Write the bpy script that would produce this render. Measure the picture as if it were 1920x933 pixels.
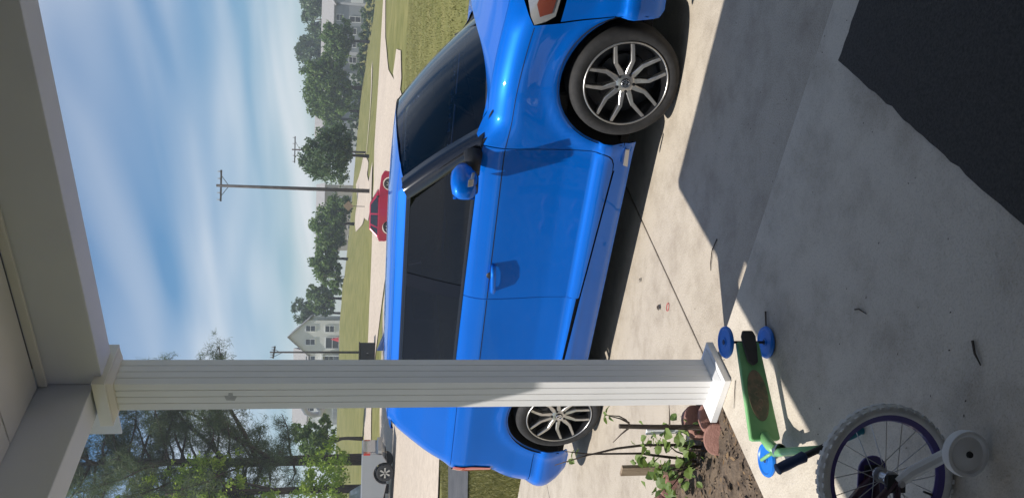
import bpy, bmesh, math, random
import numpy as np
from mathutils import Vector, Matrix
from mathutils.geometry import delaunay_2d_cdt
random.seed(7); rng = np.random.default_rng(7)
for o in list(bpy.data.objects): bpy.data.objects.remove(o)
scene = bpy.context.scene
col = scene.collection
R = math.radians

# ---------------------------------------------------------------- camera (phone held on its side)
YAW = R(-34.464); PITCH = 0.165588; ROLL = 0.021642; CAMZ = 1.7546
def cw(x, y):                       # view-aligned ground coordinates -> world plan (X along the house front, Y away from it)
    return (x*math.cos(YAW)+y*math.sin(YAW), -x*math.sin(YAW)+y*math.cos(YAW))
def cv(v):
    a, b = cw(v[0], v[1]); return Vector((a, b, v[2]))
fwd = Vector((0, math.cos(PITCH), -math.sin(PITCH))); rt = Vector((1, 0, 0)); up = rt.cross(fwd)
r2 = math.cos(ROLL)*rt+math.sin(ROLL)*up; u2 = -math.sin(ROLL)*rt+math.cos(ROLL)*up
cx, cy, cz = cv(-u2), cv(r2), cv(-fwd)
cd = bpy.data.cameras.new('camera'); cam = bpy.data.objects.new('camera', cd); col.objects.link(cam)
cam.matrix_world = Matrix(((cx.x, cy.x, cz.x, 0), (cx.y, cy.y, cz.y, 0), (cx.z, cy.z, cz.z, CAMZ), (0, 0, 0, 1)))
cd.sensor_width = 36; cd.lens = 36*1576.2/1920; cd.clip_start = .05; cd.clip_end = 3000
scene.camera = cam

# ---------------------------------------------------------------- light
SUN_TRAVEL = Vector((.30, .365, -1)).normalized()
sd = bpy.data.lights.new('sun', 'SUN'); sd.energy = 5.0; sd.angle = R(.53); sd.color = (1, .955, .89)
so = bpy.data.objects.new('sun', sd); col.objects.link(so); so.rotation_euler = SUN_TRAVEL.to_track_quat('-Z', 'Y').to_euler(); so.location = (-5, -5, 20)
world = bpy.data.worlds.new('World'); scene.world = world; world.use_nodes = True
nt = world.node_tree; nt.nodes.clear()
def N(t, tp, **kw):
    n = t.nodes.new(tp)
    for k, v in kw.items(): setattr(n, k, v)
    return n
sky = N(nt, 'ShaderNodeTexSky', sky_type='NISHITA', sun_disc=False, sun_elevation=R(64.7), sun_rotation=R(219.4), altitude=50, air_density=1.1, dust_density=.3, ozone_density=2.5)
tc = N(nt, 'ShaderNodeTexCoord'); sep = N(nt, 'ShaderNodeSeparateXYZ'); nt.links.new(tc.outputs['Generated'], sep.inputs[0])
zc = N(nt, 'ShaderNodeMath', operation='ADD'); zc.inputs[1].default_value = .16; nt.links.new(sep.outputs[2], zc.inputs[0])
dx = N(nt, 'ShaderNodeMath', operation='DIVIDE'); dy = N(nt, 'ShaderNodeMath', operation='DIVIDE')
nt.links.new(sep.outputs[0], dx.inputs[0]); nt.links.new(zc.outputs[0], dx.inputs[1]); nt.links.new(sep.outputs[1], dy.inputs[0]); nt.links.new(zc.outputs[0], dy.inputs[1])
cmb = N(nt, 'ShaderNodeCombineXYZ'); nt.links.new(dx.outputs[0], cmb.inputs[0]); nt.links.new(dy.outputs[0], cmb.inputs[1])
mp = N(nt, 'ShaderNodeMapping'); mp.inputs['Rotation'].default_value = (0, 0, R(52)); mp.inputs['Scale'].default_value = (.42, .95, 1); mp.inputs['Location'].default_value = (.9, .35, 0); nt.links.new(cmb.outputs[0], mp.inputs[0])
nz = N(nt, 'ShaderNodeTexNoise'); nz.inputs['Scale'].default_value = 1.9; nz.inputs['Detail'].default_value = 2.5; nz.inputs['Roughness'].default_value = .45; nz.inputs['Distortion'].default_value = .35
nt.links.new(mp.outputs[0], nz.inputs['Vector'])
rp = N(nt, 'ShaderNodeValToRGB'); rp.color_ramp.elements[0].position = .37; rp.color_ramp.elements[0].color = (0, 0, 0, 1); rp.color_ramp.elements[1].position = .80; rp.color_ramp.elements[1].color = (.85, .85, .85, 1)
nt.links.new(nz.outputs['Fac'], rp.inputs[0])
mx = N(nt, 'ShaderNodeMixRGB'); mx.inputs[2].default_value = (10.4, 10.5, 10.6, 1); nt.links.new(rp.outputs[0], mx.inputs[0]); hsv = N(nt, 'ShaderNodeHueSaturation'); hsv.inputs['Saturation'].default_value = 1.4; hsv.inputs['Value'].default_value = 1.08; nt.links.new(sky.outputs[0], hsv.inputs['Color']); nt.links.new(hsv.outputs[0], mx.inputs[1])
bg = N(nt, 'ShaderNodeBackground'); bg.inputs[1].default_value = .085; nt.links.new(mx.outputs[0], bg.inputs[0])
wo = N(nt, 'ShaderNodeOutputWorld'); nt.links.new(bg.outputs[0], wo.inputs[0])
vs = scene.view_settings; vs.view_transform = 'Standard'; vs.look = 'None'; vs.exposure = .16; vs.gamma = 1; vs.use_curve_mapping = False
scene.render.resolution_x = 1024; scene.render.resolution_y = 497

# ---------------------------------------------------------------- helpers
def tag(o, label=None, cat=None, group=None, kind=None):
    if label: o['label'] = label
    if cat: o['category'] = cat
    if group: o['group'] = group
    if kind: o['kind'] = kind
    return o
def thing(name, label, cat, loc=(0, 0, 0), rz=0, group=None):
    o = bpy.data.objects.new(name, None); col.objects.link(o); o.location = loc; o.rotation_euler = (0, 0, rz); o.empty_display_size = .2
    return tag(o, label, cat, group)
class MB:
    def __init__(s): s.v = []; s.f = []
    def add(s, v, f):
        k = len(s.v); s.v += [tuple(p) for p in v]; s.f += [tuple(i+k for i in q) for q in f]; return s
    def box(s, a, b):
        x0, y0, z0 = a; x1, y1, z1 = b
        return s.add([(x0,y0,z0),(x1,y0,z0),(x1,y1,z0),(x0,y1,z0),(x0,y0,z1),(x1,y0,z1),(x1,y1,z1),(x0,y1,z1)],
                     [(0,3,2,1),(4,5,6,7),(0,1,5,4),(1,2,6,5),(2,3,7,6),(3,0,4,7)])
    def tube(s, pts, rad, n=8, cap=True):
        pts = [Vector(p) for p in pts]
        if not hasattr(rad, '__len__'): rad = [rad]*len(pts)
        v = []; f = []
        ref = None
        for i, p in enumerate(pts):
            d = (pts[min(i+1, len(pts)-1)]-pts[max(i-1, 0)]).normalized()
            if ref is None: ref = d.orthogonal().normalized()
            a = (ref-d*ref.dot(d)); a = a.normalized() if a.length > 1e-6 else d.orthogonal().normalized(); ref = a
            b = d.cross(a)
            for k in range(n):
                t = 2*math.pi*k/n; v.append(p+(a*math.cos(t)+b*math.sin(t))*rad[i])
        for i in range(len(pts)-1):
            for k in range(n): f.append((i*n+k, i*n+(k+1) % n, (i+1)*n+(k+1) % n, (i+1)*n+k))
        if cap: f.append(tuple(range(n-1, -1, -1))); f.append(tuple((len(pts)-1)*n+k for k in range(n)))
        return s.add(v, f)
    def lathe(s, prof, n=32, axis='y', c=(0, 0, 0), close=False):   # prof: (r, along axis)
        v = []; f = []; m = len(prof)
        for k in range(n):
            t = 2*math.pi*k/n; ct, st = math.cos(t), math.sin(t)
            for r, h in prof:
                p = (r*ct, h, r*st) if axis == 'y' else ((r*ct, r*st, h) if axis == 'z' else (h, r*ct, r*st))
                v.append((p[0]+c[0], p[1]+c[1], p[2]+c[2]))
        for k in range(n):
            k2 = (k+1) % n
            for i in range(m-1 if not close else m):
                j = (i+1) % m; f.append((k*m+i, k*m+j, k2*m+j, k2*m+i))
        return s.add(v, f)
    def prism(s, poly, a, b, axis='y'):      # polygon (p,q) extruded from a to b along axis
        n = len(poly)
        def P(p, q, h): return (p, h, q) if axis == 'y' else ((p, q, h) if axis == 'z' else (h, p, q))
        v = [P(p, q, a) for p, q in poly]+[P(p, q, b) for p, q in poly]
        return s.add(v, [tuple(range(n)), tuple(range(2*n-1, n-1, -1))]+[(i, i+n, (i+1) % n+n, (i+1) % n) for i in range(n)])
    def build(s, name, mat, parent=None, smooth=False, bevel=0, M=None, fix=True):
        me = bpy.data.meshes.new(name); me.from_pydata([M@Vector(p) for p in s.v] if M else s.v, [], s.f)
        if fix or bevel:
            bm = bmesh.new(); bm.from_mesh(me)
            bmesh.ops.recalc_face_normals(bm, faces=bm.faces)
            if bevel:
                ed = [e for e in bm.edges if len(e.link_faces) == 2 and e.calc_face_angle(0) > .5]
                bmesh.ops.bevel(bm, geom=ed, offset=bevel, segments=2, profile=.5, affect='EDGES')
            bm.to_mesh(me); bm.free()
        if smooth: me.shade_smooth()
        return obj(name, me, mat, parent, smooth)
def obj(name, me, mat, parent=None, smooth=False):
    if mat: me.materials.append(mat)
    o = bpy.data.objects.new(name, me); col.objects.link(o); o.parent = parent
    if smooth == 'auto':
        me.shade_smooth(); me.set_sharp_from_angle(angle=R(35))
    return o
def copy_tree(o, parent=None):
    c = o.copy(); col.objects.link(c); c.parent = parent
    for ch in list(o.children): copy_tree(ch, c)
    return c

# ---------------------------------------------------------------- materials
def mat(name, c1, c2=None, rough=.6, scale=8, bump=0, bscale=None, metal=0, coat=0, spec=.5, detail=5, stretch=None, contrast=(.35, .65), coords='Object'):
    m = bpy.data.materials.new(name); m.use_nodes = True; t = m.node_tree; b = t.nodes['Principled BSDF']
    b.inputs['Roughness'].default_value = rough; b.inputs['Metallic'].default_value = metal
    b.inputs['Coat Weight'].default_value = coat; b.inputs['Coat Roughness'].default_value = .03; b.inputs['Specular IOR Level'].default_value = spec
    c1 = (*c1, 1); c2 = (*c2, 1) if c2 else c1
    tcn = N(t, 'ShaderNodeTexCoord'); src = tcn.outputs[coords]
    if stretch:
        mpn = N(t, 'ShaderNodeMapping'); mpn.inputs['Scale'].default_value = stretch; t.links.new(src, mpn.inputs[0]); src = mpn.outputs[0]
    if c2 != c1:
        n = N(t, 'ShaderNodeTexNoise'); n.inputs['Scale'].default_value = scale; n.inputs['Detail'].default_value = detail; n.inputs['Roughness'].default_value = .62; t.links.new(src, n.inputs['Vector'])
        r = N(t, 'ShaderNodeValToRGB'); r.color_ramp.elements[0].position = contrast[0]; r.color_ramp.elements[1].position = contrast[1]
        r.color_ramp.elements[0].color = c1; r.color_ramp.elements[1].color = c2
        t.links.new(n.outputs['Fac'], r.inputs[0]); t.links.new(r.outputs[0], b.inputs['Base Color'])
    else: b.inputs['Base Color'].default_value = c1
    if bump:
        n2 = N(t, 'ShaderNodeTexNoise'); n2.inputs['Scale'].default_value = bscale or scale*6; n2.inputs['Detail'].default_value = 6; t.links.new(src, n2.inputs['Vector'])
        bp = N(t, 'ShaderNodeBump'); bp.inputs['Strength'].default_value = bump; bp.inputs['Distance'].default_value = .01; t.links.new(n2.outputs['Fac'], bp.inputs['Height']); t.links.new(bp.outputs[0], b.inputs['Normal'])
    return m
def leafmat(name, dark, light, trans=.35, rough=.55):
    m = bpy.data.materials.new(name); m.use_nodes = True; t = m.node_tree; b = t.nodes['Principled BSDF']; out = t.nodes['Material Output']
    g = N(t, 'ShaderNodeNewGeometry'); r = N(t, 'ShaderNodeValToRGB'); r.color_ramp.elements[0].color = (*dark, 1); r.color_ramp.elements[1].color = (*light, 1)
    t.links.new(g.outputs['Random Per Island'], r.inputs[0]); t.links.new(r.outputs[0], b.inputs['Base Color']); b.inputs['Roughness'].default_value = rough
    tr = N(t, 'ShaderNodeBsdfTranslucent'); t.links.new(r.outputs[0], tr.inputs[0])
    ms = N(t, 'ShaderNodeMixShader'); ms.inputs[0].default_value = trans; t.links.new(b.outputs[0], ms.inputs[1]); t.links.new(tr.outputs[0], ms.inputs[2]); t.links.new(ms.outputs[0], out.inputs[0])
    return m
def glassmat(name, tint, refl=1.0):
    m = bpy.data.materials.new(name); m.use_nodes = True; t = m.node_tree; t.nodes.clear()
    out = N(t, 'ShaderNodeOutputMaterial'); fr = N(t, 'ShaderNodeFresnel'); fr.inputs[0].default_value = 1.52
    tr = N(t, 'ShaderNodeBsdfTransparent'); tr.inputs[0].default_value = (*tint, 1); gl = N(t, 'ShaderNodeBsdfGlossy'); gl.inputs['Roughness'].default_value = .015; gl.inputs[0].default_value = (refl, refl, refl, 1)
    ms = N(t, 'ShaderNodeMixShader'); t.links.new(fr.outputs[0], ms.inputs[0]); t.links.new(tr.outputs[0], ms.inputs[1]); t.links.new(gl.outputs[0], ms.inputs[2]); t.links.new(ms.outputs[0], out.inputs[0])
    return m
def concrete(name, c1, c2, c3, big=.7):
    m = mat(name, c1, c2, rough=.85, scale=big, bump=.35, bscale=90, detail=9, contrast=(.3, .7), spec=.3)
    t = m.node_tree; b = t.nodes['Principled BSDF']; src = b.inputs['Base Color'].links[0].from_socket
    tcn = N(t, 'ShaderNodeTexCoord'); n = N(t, 'ShaderNodeTexNoise'); n.inputs['Scale'].default_value = 160; n.inputs['Detail'].default_value = 3; t.links.new(tcn.outputs['Object'], n.inputs['Vector'])
    n3 = N(t, 'ShaderNodeTexNoise'); n3.inputs['Scale'].default_value = 4.5; n3.inputs['Detail'].default_value = 8; n3.inputs['Roughness'].default_value = .7; t.links.new(tcn.outputs['Object'], n3.inputs['Vector'])
    r = N(t, 'ShaderNodeValToRGB'); r.color_ramp.elements[0].position = .33; r.color_ramp.elements[0].color = (*c3, 1); r.color_ramp.elements[1].position = .5; r.color_ramp.elements[1].color = (1, 1, 1, 1); t.links.new(n.outputs['Fac'], r.inputs[0])
    rb = N(t, 'ShaderNodeValToRGB'); rb.color_ramp.elements[0].position = .3; rb.color_ramp.elements[0].color = (.74, .72, .70, 1); rb.color_ramp.elements[1].position = .55; rb.color_ramp.elements[1].color = (1, 1, 1, 1); t.links.new(n3.outputs['Fac'], rb.inputs[0])
    x = N(t, 'ShaderNodeMixRGB', blend_type='MULTIPLY'); x.inputs[0].default_value = 1; t.links.new(src, x.inputs[1]); t.links.new(r.outputs[0], x.inputs[2])
    y = N(t, 'ShaderNodeMixRGB', blend_type='MULTIPLY'); y.inputs[0].default_value = 1; t.links.new(x.outputs[0], y.inputs[1]); t.links.new(rb.outputs[0], y.inputs[2]); t.links.new(y.outputs[0], b.inputs['Base Color'])
    return m
M = {}
M['drive'] = concrete('driveway concrete', (.41, .355, .285), (.50, .44, .355), (.74, .72, .69))
M['slab'] = concrete('porch concrete', (.50, .445, .37), (.58, .52, .435), (.85, .84, .82), 1.1)
M['street'] = concrete('street concrete', (.45, .38, .31), (.54, .46, .37), (.92, .9, .88), .12)
M['strip_shade'] = mat('strip_shade', (.045, .047, .052), (.08, .08, .085), rough=.9, scale=2, bump=.4, bscale=60)  # dark tone standing in for shade on the verge
M['grass'] = mat('lawn', (.115, .122, .034), (.215, .198, .075), rough=.95, scale=.55, bump=.6, bscale=30, detail=12, contrast=(.3, .7), spec=.1)
M['soil'] = mat('soil', (.048, .034, .024), (.16, .118, .082), rough=.95, scale=14, bump=1, bscale=60, detail=9)
M['vinyl'] = mat('white vinyl', (.78, .77, .76), (.84, .83, .82), rough=.5, scale=2.5, bump=.03, bscale=60)
M['vinylbeam'] = mat('beam cladding', (.66, .70, .83), (.74, .78, .88), rough=.55, scale=1.6, bump=.04, bscale=80)
M['soffit'] = mat('soffit board', (.70, .70, .71), (.78, .78, .79), rough=.6, scale=2)
M['gutter'] = mat('gutter metal', (.10, .13, .18), rough=.4)
M['shingle'] = mat('shingle', (.09, .085, .08), (.16, .15, .14), rough=.9, scale=12, bump=.4)
M['siding'] = mat('house siding', (.23, .24, .26), (.27, .28, .30), rough=.6, scale=1)
M['dark'] = mat('dark plastic', (.012, .012, .014), rough=.55)
M['blackgloss'] = mat('gloss black trim', (.008, .009, .012), rough=.12, coat=.6)
M['pillar'] = mat('dark pillar film', (.005, .006, .010), rough=.22, spec=.35)
M['underbody'] = mat('underbody', (.006, .006, .007), rough=.9)
M['rubber'] = mat('tyre rubber', (.014, .014, .015), (.026, .025, .025), rough=.8, scale=30)
M['rimface'] = mat('machined alloy', (.50, .49, .475), (.60, .59, .57), rough=.3, metal=.9, scale=20)
M['rimdark'] = mat('dark alloy', (.035, .036, .04), rough=.35, metal=.7)
M['steel'] = mat('steel', (.45, .45, .46), rough=.3, metal=1)
M['chrome'] = mat('chrome', (.75, .76, .78), rough=.08, metal=1)
M['wood'] = mat('weathered wood', (.20, .14, .09), (.33, .25, .17), rough=.85, scale=6, stretch=(8, 8, 1), bump=.4)
M['paint'] = mat('blue car paint', (.0, .118, .55), (.0, .132, .60), rough=.40, metal=.2, coat=.75, scale=.8, spec=.05)
M['red'] = mat('red car paint', (.42, .012, .05), rough=.3, metal=.2, coat=1)
M['grey'] = mat('grey truck paint', (.33, .35, .385), rough=.32, metal=.5, coat=1)
M['glass_side'] = glassmat('tinted glass', (.03, .036, .052))
M['glass_front'] = glassmat('windshield glass', (.30, .33, .36))
M['glass_far'] = mat('house glass', (.02, .025, .035), rough=.06, coat=.5)
M['seat'] = mat('seat fabric', (.03, .03, .034), (.05, .05, .055), rough=.9, scale=60)
M['lampred'] = mat('tail lamp', (.45, .005, .01), rough=.12, coat=1)
M['lampamber'] = mat('amber reflector', (.16, .04, .025), rough=.2, coat=1)
M['lampclear'] = mat('clear lamp', (.38, .38, .38), rough=.15, metal=.4, coat=1)
M['bark'] = mat('bark', (.035, .026, .02), (.10, .078, .062), rough=.95, scale=5, stretch=(3, 3, .6), bump=1, bscale=25)
M['leaf_dark'] = leafmat('dark leaves', (.05, .10, .04), (.125, .19, .07), .35)
M['leaf_mid'] = leafmat('mid leaves', (.07, .14, .03), (.19, .28, .075), .4)
M['leaf_bright'] = leafmat('bright leaves', (.17, .29, .025), (.45, .58, .10), .5)
M['leaf_pine'] = leafmat('pine needles', (.05, .085, .04), (.13, .175, .07), .4)
M['leaf_bush'] = leafmat('bush leaves', (.07, .13, .025), (.24, .33, .08), .35)
M['leaf_dry'] = leafmat('dry leaves', (.16, .09, .04), (.30, .2, .1), .2)
M['blade'] = leafmat('grass blades', (.13, .135, .03), (.28, .25, .085), .3)
M['terracotta'] = mat('terracotta concrete', (.25, .125, .10), (.34, .18, .145), rough=.9, scale=16, bump=.4)
M['rug'] = mat('charcoal rug', (.040, .036, .032), (.075, .068, .060), rough=1, scale=120, bump=.8, bscale=260)
M['green'] = mat('green plastic', (.19, .43, .17), (.22, .48, .20), rough=.4, scale=6)
M['bluepl'] = mat('blue plastic', (.01, .16, .62), rough=.35)
M['teal'] = mat('teal rubber', (.0, .12, .17), rough=.6)
M['navy'] = mat('navy rubber', (.008, .03, .10), rough=.6)
M['decal'] = mat('faded deck decal', (.13, .14, .08), (.30, .21, .13), rough=.6, scale=22, contrast=(.4, .6))
M['bikegrey'] = mat('grey bicycle tyre', (.52, .51, .49), (.60, .59, .57), rough=.85, scale=20)
M['purple'] = mat('purple rim', (.06, .04, .19), rough=.35, coat=.5)
M['maroon'] = mat('maroon frame', (.05, .012, .03), rough=.35, coat=.6)
M['white'] = mat('white plastic', (.62, .61, .60), (.68, .67, .66), rough=.5, scale=9)
M['pole'] = mat('weathered pole', (.05, .045, .042), (.09, .08, .075), rough=.9, scale=4)
M['cream'] = mat('cream siding', (.66, .645, .59), (.70, .685, .63), rough=.7, scale=.6)
M['greysid'] = mat('grey siding', (.30, .315, .335), (.34, .355, .37), rough=.7, scale=.6)
M['whitesid'] = mat('white siding', (.62, .62, .60), (.66, .66, .64), rough=.7, scale=.6)
M['tansid'] = mat('tan siding', (.40, .35, .29), (.44, .39, .32), rough=.7, scale=.6)
M['trim'] = mat('white trim', (.74, .74, .72), rough=.6)
M['roofgrey'] = mat('grey roof', (.25, .24, .23), (.32, .31, .295), rough=.9, scale=5)
M['redcloth'] = mat('red cloth', (.55, .06, .07), rough=.8)

# ---------------------------------------------------------------- terrain
CP = np.array([(-16,14,0),(-12,20,0),(-8,30,.1),(-22,18,.1),(-20,10,0),(-32,20,.3),(-31.9,27.8,.45),(-26.4,42.5,.32),(-29.5,42.5,.75),(-23,38,.2),(-21,46,.45),(-34,30.5,.55),(-35.6,34,.9),(-31.8,53.4,1.75),(-38.9,43.6,1.4),(-50,56.5,2.5),(-38.4,70.7,2.2),(-52.4,97.5,2.9),(-49,148,1.2),(-20,60,.7),(-20,90,.8),(-30,110,1.0),(-45,41.8,2.1),(-63.4,89.9,4.6),(-68,89.2,5.5),(-88,107,6.6),(-95,100,6.5),(-82.7,88.8,5.9),(-81.5,77.5,5.4),(-58.6,166,5.0),(-66.5,160.6,5.0),(-74.3,149,5.0),(-99,162.6,5.3),(-58,130,4.0),(-66.7,99.8,4.2),(-55,110,3.0),(-48,80,2.4),
(10,40,.2),(10,100,.6),(-300,300,8),(-300,0,6),(0,400,7),(-150,400,9),(200,200,5),(-60,20,2.2),(-100,60,6)], float)
_P = CP[:, :2]; _n = len(_P); _K = np.zeros((_n+1, _n+1)); _K[:_n, :_n] = np.linalg.norm(_P[:, None]-_P[None], axis=2); _K[:_n, _n] = 1; _K[_n, :_n] = 1
_w = np.linalg.solve(_K, np.r_[CP[:, 2], 0])
def H(X, Y):
    X = np.asarray(X, float); Y = np.asarray(Y, float)
    v = np.full(X.shape, _w[_n])
    for i in range(_n): v = v+_w[i]*np.hypot(X-_P[i, 0], Y-_P[i, 1])
    k = np.clip((np.hypot(X, Y)-13)/9, 0, 1)
    return np.clip(v, -.5, 14)*k*k*(3-2*k)
def h1(x, y): return float(H(x, y))
def axis(lo, hi, dense_lo, dense_hi, d, far):
    a = list(np.arange(dense_lo, dense_hi, d)); x = dense_lo; s = d
    while x > lo: s *= 1.25; x -= s; a.insert(0, x)
    x = a[-1]; s = d
    while x < hi: s *= 1.25; x += s; a.append(x)
    return np.array(a)
gx = axis(-1500, 900, -110, 12, 1.2, 0); gy = axis(-60, 1800, -4, 175, 1.2, 0)
GX, GY = np.meshgrid(gx, gy, indexing='ij'); GZ = H(GX, GY)-.03+rng.normal(0, .006, GX.shape)
nx, ny = GX.shape
vv = np.stack([GX, GY, GZ], -1).reshape(-1, 3)
ii = (np.arange(nx-1)[:, None]*ny+np.arange(ny-1)[None]).reshape(-1)
ff = np.stack([ii, ii+ny, ii+ny+1, ii+1], 1)
def npmesh(name, v, f):
    me = bpy.data.meshes.new(name); k = f.shape[1]
    me.vertices.add(len(v)); me.vertices.foreach_set('co', np.ascontiguousarray(v, np.float32).ravel())
    me.loops.add(f.size); me.loops.foreach_set('vertex_index', f.astype(np.int32).ravel())
    me.polygons.add(len(f)); me.polygons.foreach_set('loop_start', np.arange(0, f.size, k, dtype=np.int32)); me.polygons.foreach_set('loop_total', np.full(len(f), k, np.int32))
    me.update(calc_edges=True); return me
me = npmesh('lawn', vv, ff); me.shade_smooth(); tag(obj('lawn', me, M['grass']), kind='structure')

def inpoly(px, py, poly):
    poly = np.asarray(poly, float); r = np.zeros(px.shape, bool); n = len(poly); j = n-1
    for i in range(n):
        xi, yi = poly[i]; xj, yj = poly[j]
        c = ((yi > py) != (yj > py)) & (px < (xj-xi)*(py-yi)/(yj-yi+1e-15)+xi); r ^= c; j = i
    return r
def dens(poly, step):
    out = []
    for i in range(len(poly)):
        a = np.array(poly[i], float); b = np.array(poly[(i+1) % len(poly)], float); n = max(1, int(np.linalg.norm(b-a)/step+.5))
        for k in range(n): out.append(tuple(a+(b-a)*k/n))
    return out
def cdt(poly, step, gstep=None):
    out = dens(poly, step); P = np.array(out); gs = gstep or step
    X, Y = np.meshgrid(np.arange(P[:, 0].min(), P[:, 0].max(), gs), np.arange(P[:, 1].min(), P[:, 1].max(), gs), indexing='ij'); X = X.ravel(); Y = Y.ravel()
    k = inpoly(X, Y, P); X = X[k]; Y = Y[k]
    if len(X):
        d = np.min(np.hypot(X[:, None]-P[None, :, 0], Y[:, None]-P[None, :, 1]), axis=1); k = d > .45*gs; X = X[k]; Y = Y[k]
    pts = [Vector(p) for p in out]+[Vector((a, b)) for a, b in zip(X, Y)]
    r = delaunay_2d_cdt(pts, [], [list(range(len(out)))], 1, 1e-7)
    return np.array([tuple(p) for p in r[0]]), r[2], out
def drape(name, poly, m, lift=.02, step=1.5, kind='structure'):
    v, f, _ = cdt(poly, step); z = H(v[:, 0], v[:, 1])+lift
    me = bpy.data.meshes.new(name); me.from_pydata([(a, b, c) for (a, b), c in zip(v, z)], [], [t for t in f])
    bm = bmesh.new(); bm.from_mesh(me); bmesh.ops.recalc_face_normals(bm, faces=bm.faces)
    if sum(q.normal.z for q in bm.faces) < 0: bmesh.ops.reverse_faces(bm, faces=bm.faces)
    bm.to_mesh(me); bm.free(); me.shade_smooth(); return tag(obj(name, me, m), kind=kind)
drape('street', [(-14,115),(-24.8,74.8),(-28,66.8),(-31.5,60),(-31,53.5),(-35.1,51.2),(-39.4,49.3),(-41.9,46.8),(-43.6,42.9),(-44.4,40),(-47,30),(-50,18),(-46,18),(-43,30),(-41.3,37.2),(-40.6,40),(-38.2,42.6),(-33,42.2),(-29.5,42),(-23,34.5),(-18.5,38),(-19.6,43.9),(-22.7,54.1),(-23.6,62.5),(-22.4,70),(-12,115)], M['street'], .03)
drape('road', [(-36.7,36.1),(-37.3,33.4),(-37.1,30.1),(-36.8,27.6),(-36.5,20),(-36,2),(-26,2),(-24,8),(-17.5,13),(-16.7,13.5),(-15.7,14),(-14.6,14.5),(-14,18),(-15,24),(-20,31),(-25,36),(-29.5,41.5),(-33,41.5)], M['street'], .025)
drape('shade_strip', [(-10.8,10.2),(-11.5,9.6),(-12.2,9.1),(-14.5,7.4),(-17.5,9.6),(-15.1,11.3),(-14.4,12),(-13.6,12.9),(-12,14),(-10,15.5),(-7.4,13)], M['strip_shade'], .03, .7)  # dark strip painted where a tree's shade crosses the verge
drape('far_street', [(-37.5,64.5),(-46.3,84.5),(-52,97),(-65.7,112),(-62,100),(-56.8,85.7),(-46,72),(-37.7,58.5),(-33,54),(-33,60)], M['street'], .06)
drape('sidewalk', [(-44.9,110),(-43.7,95.4),(-45.8,91),(-47.8,89.2),(-48.6,89.6),(-46.9,91.6),(-44.9,95.6),(-46.1,110)], M['street'], .06)
drape('kerb_island', [(-21.2,50),(-19.2,49),(-17.9,45.5),(-18.8,43.8),(-20.6,44.5)], M['street'], .035)

# ---------------------------------------------------------------- driveway, porch slab, soil bed
dw = MB().box((-30, 2.9, -.3), (3.6, 6.36, -.012)).build('driveway', M['soil']); tag(dw, kind='structure')
def slabpiece(x0, x1, y0, y1, z0, z1, name, parent, m, bev=.008):
    o = MB().box((x0, y0, z0), (x1, y1, z1)).build(name, m, parent, bevel=bev); return o
for a, b in ((-30, -24.6), (-24.6, -20.9), (-20.9, -17.3), (-17.3, -13.7), (-13.7, -10.1), (-10.1, -6.5), (-6.5, -2.85), (-2.85, .75), (.75, 3.6)):
    slabpiece(a+.005, b-.005, 2.9, 6.365, -.1, 0, 'concrete_panel', dw, M['drive'])
ps = MB().box((-2.70, -.35, -.3), (3.6, 2.855, .12)).build('porch_floor', M['slab'], bevel=.012); tag(ps, kind='structure')
bx, by = np.meshgrid(np.linspace(-6.2, -2.70, 90), np.linspace(.4, 3.06, 70), indexing='ij')
bz = .035+.02*np.sin(bx*7.1+by*3)*np.cos(by*6.3)+rng.normal(0, .008, bx.shape); bz += .05*np.clip((bx+3.1)/.4, 0, 1)*np.clip((2.9-by)/.3, 0, 1); bz[:, -1] = -.05; bz[0] = -.05
bi = (np.arange(89)[:, None]*70+np.arange(69)[None]).reshape(-1)
tag(obj('soil_bed', npmesh('soil_bed', np.stack([bx, by, bz], -1).reshape(-1, 3), np.stack([bi, bi+70, bi+71, bi+1], 1)), M['soil']), kind='structure')
# mulch crumbs and dry litter on the bed
def quads(P, Rm, size, asp, name, m, parent=None, curl=0):
    n = len(P); a = rng.normal(size=(n, 3)); a /= np.linalg.norm(a, axis=1)[:, None]
    if Rm is not None: a = a*.35+Rm; a /= np.linalg.norm(a, axis=1)[:, None]
    t = rng.normal(size=(n, 3)); t -= a*np.sum(a*t, 1)[:, None]; t /= np.linalg.norm(t, axis=1)[:, None]; b = np.cross(a, t)
    s = (size*rng.uniform(.6, 1.3, n))[:, None]
    v = np.stack([P-t*s, P+b*s*asp-t*s*.1, P+t*s, P-b*s*asp+t*s*.05], 1).reshape(-1, 3); f = np.arange(4*n).reshape(-1, 4)
    return obj(name, npmesh(name, v, f), m, parent)
def bedz(x, y): return .035+.02*np.sin(x*7.1+y*3)*np.cos(y*6.3)+.05*np.clip((x+3.1)/.4, 0, 1)*np.clip((2.9-y)/.3, 0, 1)
n = 5200; X = rng.uniform(-5, -2.72, n); Y = rng.uniform(1.2, 3.0, n)
tag(quads(np.stack([X, Y, bedz(X, Y)+.008], 1), np.array([0, 0, 1.]), np.full(n, .014), .35, 'mulch', mat('mulch chips', (.05, .035, .022), (.20, .14, .09), rough=.95, scale=30)), kind='stuff')
n = 420; X = rng.uniform(-5, -2.72, n); Y = rng.uniform(1.2, 2.95, n)
tag(quads(np.stack([X, Y, bedz(X, Y)+.02], 1), np.array([0, 0, 1.]), np.full(n, .02), .5, 'dry_leaf_litter', M['leaf_dry']), kind='stuff')
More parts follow.
